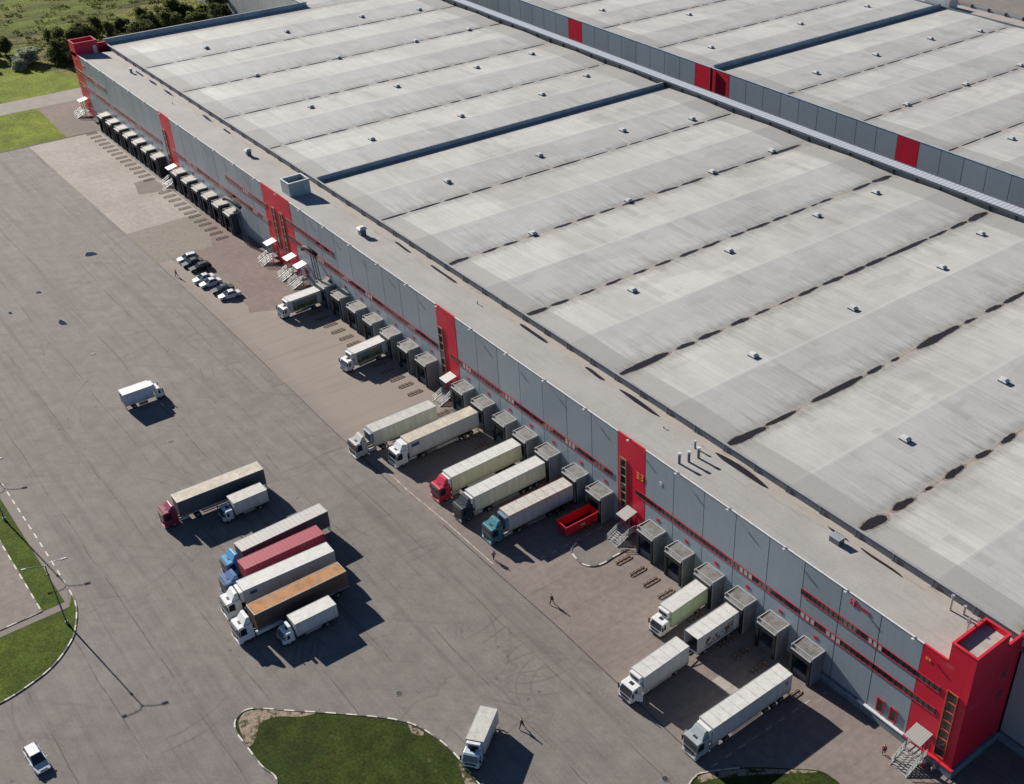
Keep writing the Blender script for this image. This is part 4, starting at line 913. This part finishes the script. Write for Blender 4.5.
def semi(label, front, rz, cabm, bodym, topm, L=13.3, gap=.35, h=3.95, w=2.5, z0=1.15, fr=True, deflect=.95, zr=2.85, seams=True, skirts=True, frame=None, group='articulated lorries', fmat=None):
    t = thing('semi_truck', label, 'lorry', (front[0], front[1], .01), rz, group)
    cab(t, cabm, w=2.46, L=2.15, zr=zr, deflect=deflect)
    MB().box(-.45, -.25, .9, 5.9, .75, 1.0).box(.25, .45, .9, 5.9, .75, 1.0).each('tractor_frame', BLACKPL, t)
    for s in (-1, 1):
        wheel(t, s * 1.05, 1.35, .5, .3); wheel(t, s * 1.0, 4.9, .5, .5)
        MB().tube([(s * .95, 2.3, .72), (s * .95, 3.7, .72)], .3, 10).build('fuel_tank', GALV, t)
    y0 = 2.15 + gap; y1 = y0 + L
    b = boxbody(t, bodym, topm, w, y0, y1, z0, h, seams, frame or GALV)
    MB().box(-.5, -.3, y0 + 1, y1 - .2, .85, z0 - .005).box(.3, .5, y0 + 1, y1 - .2, .85, z0 - .005).each('trailer_frame', BLACKPL, t)
    if fr: fridge(t, y0 + .0, h - 2.0, h - .25, 2.1, fmat)
    ya = y1 - 4.3
    for k in range(3):
        for s in (-1, 1): wheel(t, s * 1.02, ya + k * 1.3, .5, .38)
    for s in (-1, 1):
        MB().box(s * 1.2, s * 1.24, y0 + 3.2, ya - .9, .5, .62).box(s * 1.2, s * 1.24, y0 + 3.2, ya - .9, .8, .92).each('side_guard', GALV, t)
        MB().box(s * .55, s * .7, y0 + 2.3, y0 + 2.45, .05, 1.1).build('landing_leg', GREYMET, t)
    tail(t, y1, .8); return t, y0, y1
def vp(name, c, rough=.35, var=.05, dirt=.12): return paint(name, c, rough, 0, var, 1.2, dirt, .5)
WHITE_V = vp('white vehicle paint', (.62, .63, .62)); 
TOPW = paint('white box top', (.5, .5, .475), .6, 0, .08, 1.0, .2); TOPG = paint('pale box top', (.42, .415, .385), .6, 0, .1, 1.0, .4)
TOPB = paint('dusty brown top', (.43, .385, .315), .7, 0, .16, .7, .5); REDC = vp('red cab paint', (.45, .02, .045)); MAROON = vp('maroon cab paint', (.2, .018, .05)); BLACKC = vp('black cab paint', (.025, .035, .045)); TEAL = vp('teal cab paint', (.04, .17, .2))
BLUEC = vp('bright blue cab paint', (.06, .24, .45)); NAVYC = vp('dark blue cab paint', (.045, .11, .25)); BEIGE = vp('beige cab paint', (.42, .415, .385)); GREYC = vp('grey cab paint', (.3, .34, .35)); LBLUE = vp('light blue cab paint', (.4, .5, .56))
def boxp(name, c, folds=0.0, rough=.5):
    m = M(name, rough, 0, .4); P = m.pos(); x, y, z = m.xyz(m.pos('obj'))
    st = m.noise(m.scale(P, (1.6, 1.6, .16)), 1.0, 4, .7); col = m.mul(c + (1,), m.ramp(st, .3, .7, 1.08, .84))
    col = m.mix(m.ramp(z, 1.9, 1.1, 0.0, .32), col, (.16, .135, .11, 1))
    j = m.ramp(m.math('PINGPONG', y, .61), 0.0, .035, .22, 0); col = m.mix(j, col, (.1, .1, .1, 1))
    n = m.noise(P, 1.1, 5, .7); col = m.mix(m.ramp(n, .55, .75, 0, .35), col, (.25, .22, .18, 1))
    if folds:
        f = m.math('PINGPONG', y, .27); m.bump(f, folds, .08)
    m.col(col); return m.m
def ribbed(name, c, axis=1, per=.28, lo=.75, rust=0.0, rough=.6):
    m = M(name, rough, 0, .35); P = m.pos('obj'); q = m.xyz(P)[axis]
    col = m.mul(c, m.ramp(m.math('PINGPONG', q, per), per * .3, per * .7, lo, 1.06)); n = m.noise(m.pos(), .9, 4, .65)
    if rust: col = m.mix(m.ramp(n, .45, .6, 0, rust), col, (.1, .055, .03, 1))
    else: col = m.mix(m.ramp(n, .5, .75, 0, .25), col, (.2, .17, .14, 1))
    m.col(col); return m.m
WHITE_B = boxp('white box panel', (.5, .51, .5)); CREAM = boxp('cream box panel', (.52, .51, .4)); GREYW = boxp('greyish box panel', (.4, .42, .42))
CONT_R = ribbed('red container', (.29, .035, .06, 1), lo=.88, rough=.6); CONT_G = ribbed('grey white container', (.4, .39, .365, 1), 1, .33, .93); BROWN_C = vp('dark brown curtain', (.05, .045, .045), .7)
ORTOP = paint('weathered orange top', (.52, .22, .05), .7, 0, .22, .6, .0); _m = ORTOP.node_tree
CURT_D = boxp('dark grey curtain', (.075, .08, .09), .5, .55)
CURT_B = boxp('dark brown curtain side', (.115, .075, .06), .4, .6)
def ortop():
    m = M('weathered orange canvas', .75); P = m.pos('obj'); n = m.noise(P, .7, 4, .7); w = m.white(m.comb(0.0, m.math('FLOOR', m.math('DIVIDE', m.xyz(P)[1], 1.15)), 0.0))
    c = m.mix(m.ramp(n, .42, .6), (.37, .165, .045, 1), (.24, .12, .05, 1)); c = m.mix(m.ramp(w, .3, .95, 0, .35), c, (.33, .2, .1, 1)); m.col(c); return m.m
ORTOP = ortop()
def picture(name, kind):
    m = M(name, .5); x, y, z = m.xyz(m.pos('obj')); n = m.noise(m.pos('obj'), 1.3, 3, .6); n2 = m.noise(m.scale(m.pos('obj'), (1, 1, 1), (5, 9, 2)), 1.8, 2, .5)
    if kind == 'land':
        c = m.mix(m.ramp(m.math('ADD', z, m.math('MULTIPLY', n, .9)), 2.3, 2.9), (.05, .09, .03, 1), (.12, .2, .22, 1)); c = m.mix(m.ramp(n2, .55, .65), c, (.38, .2, .04, 1)); c = m.mix(m.ramp(n, .62, .66), c, (.33, .03, .03, 1)); c = m.mix(m.ramp(n2, .34, .28), c, (.02, .03, .02, 1))
    else:
        c = m.mix(m.ramp(z, 1.5, 1.75), (.05, .3, .42, 1), (.42, .43, .42, 1)); c = m.mix(m.ramp(n, .52, .58), c, (.1, .05, .04, 1)); c = m.mix(m.ramp(n2, .58, .62), c, (.4, .12, .06, 1))
    m.col(c); return m.m
PIC = picture('landscape mural', 'land'); PIC2 = picture('shopping mural', 'shop')
D90 = RD(0)
def side_pic(t, mat, w, y0, y1, z0, z1, sides=(-1, 1), nm='side_picture'):
    for s in sides: MB().box(s * (w / 2 + .003), s * (w / 2 + .02), y0, y1, z0, z1).build(nm, mat, t)

t, a, b = box_truck('white lorry with dark landscape picture, upper of the two picture sided lorries', (-143.2, -11.1), RD(3), WHITE_V, WHITE_B, TOPW, 6.7, 3.4, 2.5, fr=True, cabL=1.6)
side_pic(t, PIC, 2.5, a + .5, b - 1.0, 1.25, 3.0)
t, a, b = box_truck('white lorry with bright landscape picture, lower of the two picture sided lorries', (-118.0, -11.1), RD(5), WHITE_V, WHITE_B, TOPW, 7.0, 3.4, 2.5, fr=True, cabL=1.6)
side_pic(t, PIC, 2.5, a + .5, b - 1.2, 1.25, 3.0)
semi('beige cab with cream refrigerated trailer pulled forward off its dock', (-93.8, -22.5), RD(0), BEIGE, CREAM, TOPG, 11.8, 1.3, fr=True, deflect=.75, fmat=vp('blue grey unit', (.2, .26, .34)))
t, a, b = semi('white cab with white trailer whose roof is stained brown', (-87.6, -18.8), RD(1), WHITE_V, WHITE_B, TOPB, 13.3, .4)
side_pic(t, vp('blue mark', (.03, .05, .18)), 2.5, a + .5, a + 1.9, 2.9, 3.5, (1,))
MB().box(1.255, 1.29, a + 5.0, a + 9.0, .45, 1.0).build('side_skirt', WHITE_B, t)
semi('bright red cab with cream trailer at the docks', (-75.6, -18.4), RD(1), REDC, CREAM, TOPW, 13.1, .3, seams=True)
semi('black cab with cream trailer, between the red and the teal cab', (-69.4, -18.4), RD(1), BLACKC, CREAM, TOPW, 13.2, .3)
semi('teal cab with grey white trailer beside the red skip', (-62.5, -17.8), RD(0), TEAL, GREYW, TOPG, 11.7, 1.1, deflect=.75, fmat=vp('blue unit', (.12, .2, .32)), frame=paint('rusty rails', (.3, .12, .07), .6))
box_truck('white lorry with pale green side panels docked third from the red tower', (-32.5, -11.4), RD(4), WHITE_V, boxp('pale green panel', (.42, .52, .32)), TOPW, 7.2, 3.65, 2.4, fr=True, cabL=1.7, cabh=2.4)
t, a, b = box_truck('large white rigid lorry parked tail to tail with the picture sided trailer', (-26.2, -21.8), RD(3), WHITE_V, WHITE_B, TOPW, 7.9, 3.7, 2.45, fr=True, cabL=1.9, cabh=2.6, seams=True)
MB().hexa([(1.15, .5, .9), (1.2, .5, .9), (2.1, 1.1, .9), (2.05, 1.15, .9)], [(1.15, .5, 2.1), (1.2, .5, 2.1), (2.1, 1.1, 2.1), (2.05, 1.15, 2.1)]).build('open_door', WHITE_V, t)
t, a, b = semi('grey cab with long white trailer, nearest lorry to the red tower', (-14.9, -21.3), RD(0), GREYC, WHITE_B, TOPW, 13.4, .45)
side_pic(t, TAILG, 2.5, b - 1.2, b - .8, 3.0, 3.35, (1,)); side_pic(t, NAVYC, 2.5, b - 1.2, b - .75, 2.7, 2.98, (1,))
box_truck('white box lorry at the edge of the grass island', (-29.75, -42.2), RD(37), LBLUE, WHITE_B, TOPG, 5.2, 3.05, 2.25, fr=True, cabL=1.6, cabh=2.2)
semi('maroon cab with long tan topped dark trailer, uppermost of the parked lorries', (-96.3, -52.6), RD(-1.5), MAROON, CURT_D, TOPB, 13.4, .3, fr=False, seams=False, deflect=.6)
box_truck('small white box lorry with light blue cab beside the maroon cab lorry', (-91.8, -45.4), RD(0), LBLUE, WHITE_B, TOPG, 5.3, 3.1, 2.4, cabL=1.55, cabh=2.1, seams=True)
semi('bright blue cab with grey white ribbed container on its trailer', (-79.8, -50.1), RD(2), BLUEC, CURT_D, CONT_G, 13.4, .4, fr=False, seams=False, deflect=.8)
t, a, b = semi('dark blue cab carrying a dusty red shipping container', (-76.1, -51.9), RD(0), NAVYC, CONT_R, CONT_R, 11.9, .95, fr=False, seams=False, deflect=.5, frame=CONT_R)
t, a, b = semi('white cab with clean white topped trailer between the red container and the orange top', (-72.3, -53.5), RD(-1.8), WHITE_V, GREYW, TOPW, 13.2, .6, fr=True, seams=False)
side_pic(t, vp('blue lettering', (.04, .06, .2)), 2.5, a + .8, a + 1.8, 2.9, 3.4, (1,))
t, a, b = semi('white cab with weathered orange topped dark trailer', (-67.0, -54.3), RD(0), WHITE_V, CURT_B, ORTOP, 13.3, .5, fr=False, seams=False)
MB().box(1.24, 1.28, 2.4, 6.0, .5, 1.1).build('side_skirt', WHITE_V, t)
box_truck('small white box lorry with raised deflector below the orange topped trailer', (-62.8, -50.0), RD(0), vp('white light cab', (.55, .6, .62)), WHITE_B, TOPW, 6.0, 3.1, 2.3, deflect=.7, cabL=1.6, cabh=2.1)
box_truck('lone white box lorry driving away across the open yard', (-131.1, -38.9), RD(180), WHITE_V, boxp('blue grey box side', (.45, .5, .56)), paint('bright box top', (.62, .61, .58), .6), 4.9, 3.2, 2.25, fr=True, cabL=1.5, cabh=2.2)
# drawbar trailer with its front doors open towards the white lorry
t = thing('box_trailer', 'white box trailer with a picture on its side and its front end open', 'trailer', (-26.85, -10.2, .01), RD(2))
m = MB().box(-1.22, -1.14, 0, 7.8, 1.0, 3.7).box(1.14, 1.22, 0, 7.8, 1.0, 3.7).box(-1.139, 1.139, 7.7, 7.8, 1.0, 3.7); bx = m.build('cargo_box', WHITE_B, t)
MB().box(-1.2, 1.2, .02, 7.78, 3.703, 3.76).build('box_roof', TOPW, bx); MB().box(-1.13, 1.13, .0, 7.69, 1.0, 1.1).build('box_floor', GREYMET, bx)
m = MB()
for i in range(1, 6): m.box(-1.18, 1.18, i * 1.3 - .02, i * 1.3 + .02, 3.763, 3.785)
m.box(-1.24, -1.17, 0, 7.8, 3.6, 3.79).box(1.17, 1.24, 0, 7.8, 3.6, 3.79); m.build('roof_rails', GALV, bx)
side_pic(t, PIC2, 2.44, 1.3, 6.6, 1.3, 3.0, (1,))
for yy in (1.6, 6.0):
    for s in (-1, 1): wheel(t, s * 1.0, yy, .45, .3)
MB().box(-.4, -.25, .1, 7.7, .75, .99).box(.25, .4, .1, 7.7, .75, .99).each('trailer_frame', BLACKPL, t)
MB().tube([(-.35, 0, .85), (0, -1.55, .8)], .06, 6).tube([(.35, 0, .85), (0, -1.55, .8)], .06, 6).build('drawbar', GREYMET, t)
# red skip under a dock
t = thing('skip_container', 'open red skip standing under a dock house', 'skip', (-56.95, -8.3, .01), 0)
SKR = vp('red skip paint', (.5, .02, .03))
m = MB().hexa([(-1.1, .1, .35), (-1.02, .1, .35), (-1.02, 6.0, .35), (-1.1, 6.0, .35)], [(-1.22, 0, 1.95), (-1.14, 0, 1.95), (-1.14, 6.1, 1.95), (-1.22, 6.1, 1.95)])
m.hexa([(1.02, .1, .35), (1.1, .1, .35), (1.1, 6.0, .35), (1.02, 6.0, .35)], [(1.14, 0, 1.95), (1.22, 0, 1.95), (1.22, 6.1, 1.95), (1.14, 6.1, 1.95)])
m.hexa([(-1.1, .02, .35), (1.1, .02, .35), (1.1, .1, .35), (-1.1, .1, .35)], [(-1.22, -.08, 1.95), (1.22, -.08, 1.95), (1.22, -.004, 1.95), (-1.22, -.004, 1.95)])
m.box(-1.1, 1.1, 6.02, 6.1, .35, 1.95); sk = m.build('skip_body', SKR, t); MB().box(-1.0, 1.0, .12, 6.0, .36, .5).build('skip_floor', DARKMET, t)
m = MB()
for k in range(7):
    yy = .5 + k * .85; m.box(1.11, 1.24, yy, yy + .1, .4, 1.9).box(-1.24, -1.11, yy, yy + .1, .4, 1.9)
m.box(-1.27, -1.13, -.1, 6.15, 1.953, 2.03).box(1.13, 1.27, -.1, 6.15, 1.953, 2.03).box(-1.129, 1.129, -.13, .0, 1.953, 2.03); m.build('skip_ribs', SKR, t)
MB().box(1.245, 1.26, 2.6, 3.3, 1.1, 1.3).build('skip_mark', WHITE_V, t)
for s in (-1, 1): MB().cyl((s * .8, 5.3, .18), .18, .2, 'x', 12).cyl((s * .8, .6, .18), .18, .2, 'x', 12).each('roller', DARKMET, t)

# cars
def car(label, front, rz, pm, kind='estate', L=4.4, group='cars parked in a row'):
    t = thing('car', label, 'car', (front[0], front[1], .01), rz, group); w = .88
    hood, ws, roof, rear = .95, 1.65, L - .55 if kind != 'saloon' else L - 1.35, L
    # body loft: sections (y, half width, z low, z belt)
    secs = [(.0, .66, .42, .58), (.18, .8, .3, .68), (.7, w, .24, .78), (1.2, w, .22, .88), (L * .5, w, .22, .9), (L - .9, w, .24, .93), (L - .2, w * .96, .32, .92 if kind != 'saloon' else .88), (L, w * .86, .45, .8)]
    m = MB()
    for y, hw, z0, z1 in secs: m.v += [(-hw, y, z0), (hw, y, z0), (hw, y, (z0 + z1) * .55), (hw * .97, y, z1 - .06), (hw * .88, y, z1), (-hw * .88, y, z1), (-hw * .97, y, z1 - .06), (-hw, y, (z0 + z1) * .55)]
    for i in range(len(secs) - 1):
        for j in range(8): m.face((8 * i + j, 8 * i + (j + 1) % 8, 8 * i + 8 + (j + 1) % 8, 8 * i + 8 + j))
    m.face(range(8)); m.face([8 * (len(secs) - 1) + j for j in reversed(range(8))])
    m.build('body', pm, t, smooth=False, bevel=.03)
    zt = 1.46 if kind != 'suv' else 1.6; r0 = ws + .45; zb = .88
    re = roof; rb = L - .12 if kind != 'saloon' else L - .75
    MB().hexa([(-.76, 1.15, zb), (.76, 1.15, zb), (.76, rb, zb), (-.76, rb, zb)], [(-.6, r0, zt - .05), (.6, r0, zt - .05), (.6, re, zt - .05), (-.6, re, zt - .05)]).build('glasshouse', CGLASS, t, bevel=.03)
    m = MB().hexa([(-.62, r0 - .05, zt - .06), (.62, r0 - .05, zt - .06), (.62, re + .05, zt - .06), (-.62, re + .05, zt - .06)], [(-.55, r0 + .05, zt), (.55, r0 + .05, zt), (.55, re - .05, zt), (-.55, re - .05, zt)]); m.build('roof', pm, t, bevel=.02)
    m = MB()
    for s in (-1, 1):
        m.tube([(s * .76, 1.18, zb), (s * .61, r0 - .02, zt - .03)], .035, 5).tube([(s * .76, rb - .02, zb), (s * .61, re, zt - .03)], .05, 5).tube([(s * .775, (r0 + re) / 2, zb), (s * .62, (r0 + re) / 2, zt - .03)], .035, 5)
    m.build('pillars', pm, t)
    for s in (-1, 1):
        wheel(t, s * .8, .85, .32, .2); wheel(t, s * .8, L - .9, .32, .2)
        MB().box(s * .42, s * .72, -.01, .1, .55, .68).build('headlight', LAMPG, t); MB().box(s * .55, s * .74, L - .06, L + .01, .66, .84).build('tail_lamp', TAILG, t)
        MB().box(s * .86, s * 1.02, 1.5, 1.6, .9, 1.03).build('mirror', pm, t)
    return t
CW = paint('white car paint', (.5, .51, .52), .5, 0, .03, 1.2, None, .25); CD = paint('dark car paint', (.016, .022, .026), .62, 0, .05, 1.2, None, .12); CG = paint('grey car paint', (.04, .055, .058), .62, 0, .05, 1.2, None, .12); CS = vp('silver car paint', (.4, .42, .42), .25, .03, 0)
for lb, p_, rz_, pm, kd in [('white estate car, uppermost in the row of parked cars', (-178.7, -17.1), -4, CW, 'estate'), ('dark teal car second in the parked row', (-175.9, -17.2), -3, CG, 'saloon'), ('black car third in the parked row', (-172.9, -16.8), -2, CD, 'estate'),
                            ('white saloon in the middle of the parked row, upper of the two side by side', (-167.6, -18.3), -2, CW, 'saloon'), ('white car in the middle of the parked row, lower of the two side by side', (-164.9, -18.0), -2, CW, 'saloon'),
                            ('grey green saloon beside the last white car', (-160.9, -17.3), -6, CG, 'saloon'), ('white saloon at the lower end of the parked row', (-157.7, -17.2), -5, CW, 'saloon')]: car(lb, p_, RD(rz_), pm, kd)
car('white estate car alone at the lower left of the yard', (-61.0, -80.4), RD(93), CW, 'suv', 4.6, group=None)

# ---------------------------------------------------------------- street lamps
LHEAD = paint('lamp housing', (.3, .32, .34), .6)
def make_lamp():
    t = thing('street_lamp', '', 'street lamp', (0, 0, 0), group='double headed street lamps')
    MB().tube([(0, 0, 0), (0, 0, 10.3)], .12, 8, r2=.07).build('pole', GREYMET, t)
    for s in (-1, 1):
        pts = [(0, 0, 10.2), (0, s * .5, 10.45), (s * .25, s * 1.3, 10.6), (s * .5, s * 2.0, 10.65)]
        MB().tube(pts, .05, 6).build('arm', GREYMET, t)
        MB().hexa([(s * .5 - .14, s * 2.0 - .12, 10.55), (s * .5 + .14, s * 2.0 - .12, 10.55), (s * .62 + .16, s * 2.65, 10.55), (s * .62 - .16, s * 2.65, 10.55)], [(s * .5 - .1, s * 2.0 - .1, 10.7), (s * .5 + .1, s * 2.0 - .1, 10.7), (s * .62 + .12, s * 2.6, 10.72), (s * .62 - .12, s * 2.6, 10.72)]).build('lamp_head', LHEAD, t)
    MB().box(-.12, .12, -.14, .14, 8.7, 8.95).build('control_box', DARKMET, t)
    MB().cyl((0, 0, 0), .2, .5, n=10).build('base', GREYMET, t); return t
LP = make_lamp(); LP.location = (-84.5, -70.3, .05); LP['label'] = 'double headed grey street lamp at the rounded lawn corner'
dup(LP, (-112.7, -70.2, .05), 0, 'double headed street lamp at the left edge, standing in the lawn strip'); dup(LP, (-141, -70.2, .05), 0, 'street lamp outside the left edge whose head shadow reaches the yard')

# ---------------------------------------------------------------- people
SKIN = paint('skin', (.45, .27, .19), .6); HAIR = paint('dark hair', (.03, .022, .018), .8)
def skin_obj(name, verts, edges, radii, mat, parent):
    me = bpy.data.meshes.new(name); me.from_pydata(verts, edges, []); me.materials.append(mat)
    o = bpy.data.objects.new(name, me); COL.objects.link(o); o.parent = parent
    o.modifiers.new('skin', 'SKIN'); 
    for i, rr in enumerate(radii): me.skin_vertices[0].data[i].radius = rr; me.skin_vertices[0].data[i].use_root = (i == 0)
    ss = o.modifiers.new('sub', 'SUBSURF'); ss.levels = 1; ss.render_levels = 1; return o
def person(label, loc, rz, top, legs, stride=.25, arm=.15):
    t = thing('person', label, 'person', (loc[0], loc[1], .02), rz, None)
    V = [(0, 0, .98), (0, 0, 1.2), (0, -.01, 1.42), (0, -.02, 1.53), (0, -.03, 1.66),            # pelvis..head
         (-.2, 0, 1.42), (-.27, arm * .5, 1.15), (-.27, arm * .1 - .1, .9), (-.27, -.14, .8), (.2, 0, 1.42), (.27, -arm * .6, 1.15), (.27, -arm * 1.2, .9), (.27, -arm * 1.4, .8),
         (-.1, 0, .92), (-.11, -stride * .5, .5), (-.11, -stride * .7, .08), (-.11, -stride * .7 - .16, .04), (.1, 0, .92), (.11, stride * .35, .5), (.11, stride, .1), (.11, stride - .15, .04), (0, -.04, 1.75)]
    Ed = [(0, 1), (1, 2), (2, 3), (3, 4), (4, 21), (2, 5), (5, 6), (6, 7), (7, 8), (2, 9), (9, 10), (10, 11), (11, 12), (0, 13), (13, 14), (14, 15), (15, 16), (0, 17), (17, 18), (18, 19), (19, 20)]
    Rr = [(.15, .11), (.14, .1), (.16, .1), (.055, .055), (.085, .1), (.06, .06), (.045, .045), (.035, .035), (.03, .045), (.06, .06), (.045, .045), (.035, .035), (.03, .045), (.085, .085), (.06, .06), (.045, .045), (.04, .035), (.085, .085), (.06, .06), (.045, .045), (.04, .035), (.06, .07)]
    skin_obj('body', V, Ed, Rr, SKIN, t)
    jv = [V[i] for i in (0, 1, 2, 5, 6, 7, 9, 10, 11)]; je = [(0, 1), (1, 2), (2, 3), (3, 4), (4, 5), (2, 6), (6, 7), (7, 8)]
    skin_obj('jacket', jv, je, [(.18, .14), (.165, .125), (.185, .125), (.08, .08), (.065, .065), (.05, .05), (.08, .08), (.065, .065), (.05, .05)], top, t)
    lv = [V[i] for i in (0, 13, 14, 15, 17, 18, 19)]; le = [(0, 1), (1, 2), (2, 3), (0, 4), (4, 5), (5, 6)]
    skin_obj('trousers', lv, le, [(.165, .13), (.105, .105), (.08, .08), (.065, .065), (.105, .105), (.08, .08), (.065, .065)], legs, t)
    skin_obj('hair', [(0, -.01, 1.72), (0, .02, 1.79)], [(0, 1)], [(.095, .1), (.07, .075)], HAIR, t); return t
RJ = paint('red jacket', (.45, .03, .04), .7); DJ = paint('dark jacket', (.03, .035, .05), .7); BJ = paint('blue jacket', (.05, .09, .2), .7); DT = paint('dark trousers', (.02, .022, .03), .8); WJ = paint('pale shirt', (.5, .4, .38), .7)
person('person in a red jacket standing by the corner tower steps', (-.3, -3.35), RD(20), RJ, DT, .12)
person('person in dark clothes walking on the apron near the pale green sided lorry', (-46.1, -18.25), RD(200), DJ, DT, .35)
person('person in dark clothes walking beside the lorry at the grass island', (-31.0, -34.0), RD(190), DJ, DT, .42)
person('person in blue in front of the teal cab', (-58.7, -19.2), RD(100), BJ, DT, .15)
person('person in a red top walking beside the row of parked cars', (-172.8, -19.7), RD(190), RJ, DT, .3)
person('person in a pinkish shirt in the shade under the corner tower, nearer the steps', (4.0, -1.5), RD(250), WJ, RJ, .15)
person('person in a pale shirt in the shade at the foot of the corner tower', (5.2, -1.3), RD(90), WJ, DT, .15)

# ---------------------------------------------------------------- trees and scrub beyond the far end
def leafmat(name, c1, c2):
    m = M(name, .8, 0, .15); r = m.n.new('ShaderNodeNewGeometry').outputs['Random Per Island']
    c = m.mix(r, c1, c2); m.col(c)
    t = m.n.new('ShaderNodeBsdfTranslucent'); m.l.new(c, t.inputs[0]); x = m.n.new('ShaderNodeMixShader'); x.inputs[0].default_value = .42
    m.l.new(m.b.outputs[0], x.inputs[1]); m.l.new(t.outputs[0], x.inputs[2]); m.l.new(x.outputs[0], m.n['Material Output'].inputs['Surface']); return m.m
LEAF = [leafmat('dark foliage', (.05, .065, .026, 1), (.115, .13, .055, 1)), leafmat('olive foliage', (.08, .095, .03, 1), (.16, .17, .065, 1)), leafmat('silvery foliage', (.2, .24, .15, 1), (.42, .46, .34, 1))]
BARK = paint('bark', (.06, .045, .035), .9)
def leaves(m, cx, cy, cz, rx, ry, rz_, n, s, rnd, surf=.55):
    for _ in range(n):
        while 1:
            a, b, c_ = rnd.uniform(-1, 1), rnd.uniform(-1, 1), rnd.uniform(-1, 1); q = math.sqrt(a * a + b * b + c_ * c_)
            if surf < q < 1: break
        x, y, z = cx + a * rx, cy + b * ry, cz + c_ * rz_
        if z < .15: z = .15 + rnd.random() * .3
        u = [rnd.uniform(-1, 1) for _ in range(3)]; v = [rnd.uniform(-1, 1) for _ in range(3)]
        L1 = math.sqrt(sum(k * k for k in u)) + 1e-6; u = [k / L1 * s * rnd.uniform(.6, 1.3) for k in u]; d = sum(p_ * q_ for p_, q_ in zip(u, v)) / (sum(k * k for k in u)); v = [q_ - d * p_ for p_, q_ in zip(u, v)]
        L2 = math.sqrt(sum(k * k for k in v)) + 1e-6; v = [k / L2 * s * rnd.uniform(.5, 1.0) for k in v]
        m.quad(*[(x + i * u[0] + j * v[0], y + i * u[1] + j * v[1], z + i * u[2] + j * v[2]) for i, j in ((-.5, -.5), (.5, -.5), (.5, .5), (-.5, .5))])
def tree_proto(kind, H, R, seed, lb):
    rnd = random.Random(seed); t = thing('deciduous_tree' if kind < 2 else 'willow_bush', lb, 'tree' if kind < 2 else 'bush', (0, 0, 0)); k = MB()
    k.tube([(0, 0, 0), (.1, .05, H * .35), (.0, .1, H * .6)], .22, 7, r2=.1)
    for i in range(6):
        a = i * 1.05 + rnd.random(); k.tube([(0, 0, H * (.2 + .06 * i)), (cos(a) * R * .5, sin(a) * R * .5, H * (.45 + .06 * i))], .08, 5, r2=.03)
    k.build('trunk', BARK, t); m = MB()
    for i in range(19):
        a = rnd.uniform(0, 6.28); q = rnd.uniform(.1, .72) * R; hh = rnd.uniform(.14, .84) * H; rr = R * rnd.uniform(.3, .5) * (1.2 - .6 * hh / H)
        leaves(m, cos(a) * q, sin(a) * q, hh, rr, rr, rr * rnd.uniform(.75, 1.05), 110, .42, rnd)
        leaves(m, cos(a) * q, sin(a) * q, hh, rr * 1.35, rr * 1.35, rr * 1.3, 26, .34, rnd, .8)
    m.build('crown', LEAF[kind], t); return t
protos = [tree_proto(0, 8, 3.6, 1, 'x'), tree_proto(0, 7, 4.0, 2, 'x'), tree_proto(1, 7.5, 3.4, 3, 'x'), tree_proto(2, 5, 3.2, 4, 'x'), tree_proto(1, 5.5, 3.0, 5, 'x')]
rnd = random.Random(12); used = [False] * 5; ti = 0
def put(kind, x, y, s, lb, gr):
    global ti
    if not used[kind]: o = protos[kind]; used[kind] = True; o.location = (x, y, 0); o.rotation_euler = (0, 0, rnd.uniform(0, 6.28)); o['label'] = lb; o['group'] = gr
    else: o = dup(protos[kind], (x, y, 0), rnd.uniform(0, 6.28), lb, gr)
    o.scale = (s, s, s * rnd.uniform(.85, 1.1))
put(3, -338.0, 1.0, 1.3, 'large silvery bush standing alone left of the far red tower', 'bushes left of the far tower'); protos[3].scale = (1.5, 1.5, .95)
put(3, -333.5, -3.0, .7, 'smaller silvery bush touching the right side of the large silvery one', 'bushes left of the far tower')
for x, y, s, k, lb in [(-334, 8.5, .62, 0, 'dark round tree just behind the far red tower'), (-330, 12, .6, 1, 'dark tree hidden partly by the far red tower'), (-351, -2, 1.0, 4, 'olive bush at the left edge, upper one'), (-347, -6, .9, 4, 'olive bush at the left edge, lower one'), (-337, -10, .55, 4, 'low olive bush at the left edge beside the lawn')]:
    put(k, x, y, s, lb, 'bushes left of the far tower')
for j in range(46):
    y = 9 + j * 1.75 + rnd.uniform(-1.2, 1.2); x = -343 + rnd.uniform(-10, 12) - (5 if y > 40 else 0); k = rnd.choice([0, 1, 2, 4, 2, 4]); s = rnd.uniform(.7, 1.1)
    if x > -300: continue
    put(k, x, y, s, ['dark leafy tree in the tree belt beyond the far gable', 'broad dark tree in the tree belt beyond the far gable', 'olive tree in the tree belt beyond the far gable', '', 'small olive tree in the tree belt beyond the far gable'][k], 'trees of the belt beyond the far gable, kind %d' % (k + 1))
scr = MB(); rnd = random.Random(3)
for i in range(520):
    x = -350 - abs(rnd.gauss(0, 55)); y = rnd.uniform(-60, 130)
    if y < 5 and x > -348: x -= 12
    rr = rnd.uniform(.5, 1.7); leaves(scr, x, y, .3, rr * 1.4, rr * 1.8, rr * .7, 22, .5, rnd, .3)
o = scr.build('field_scrub', LEAF[1]); o['kind'] = 'stuff'
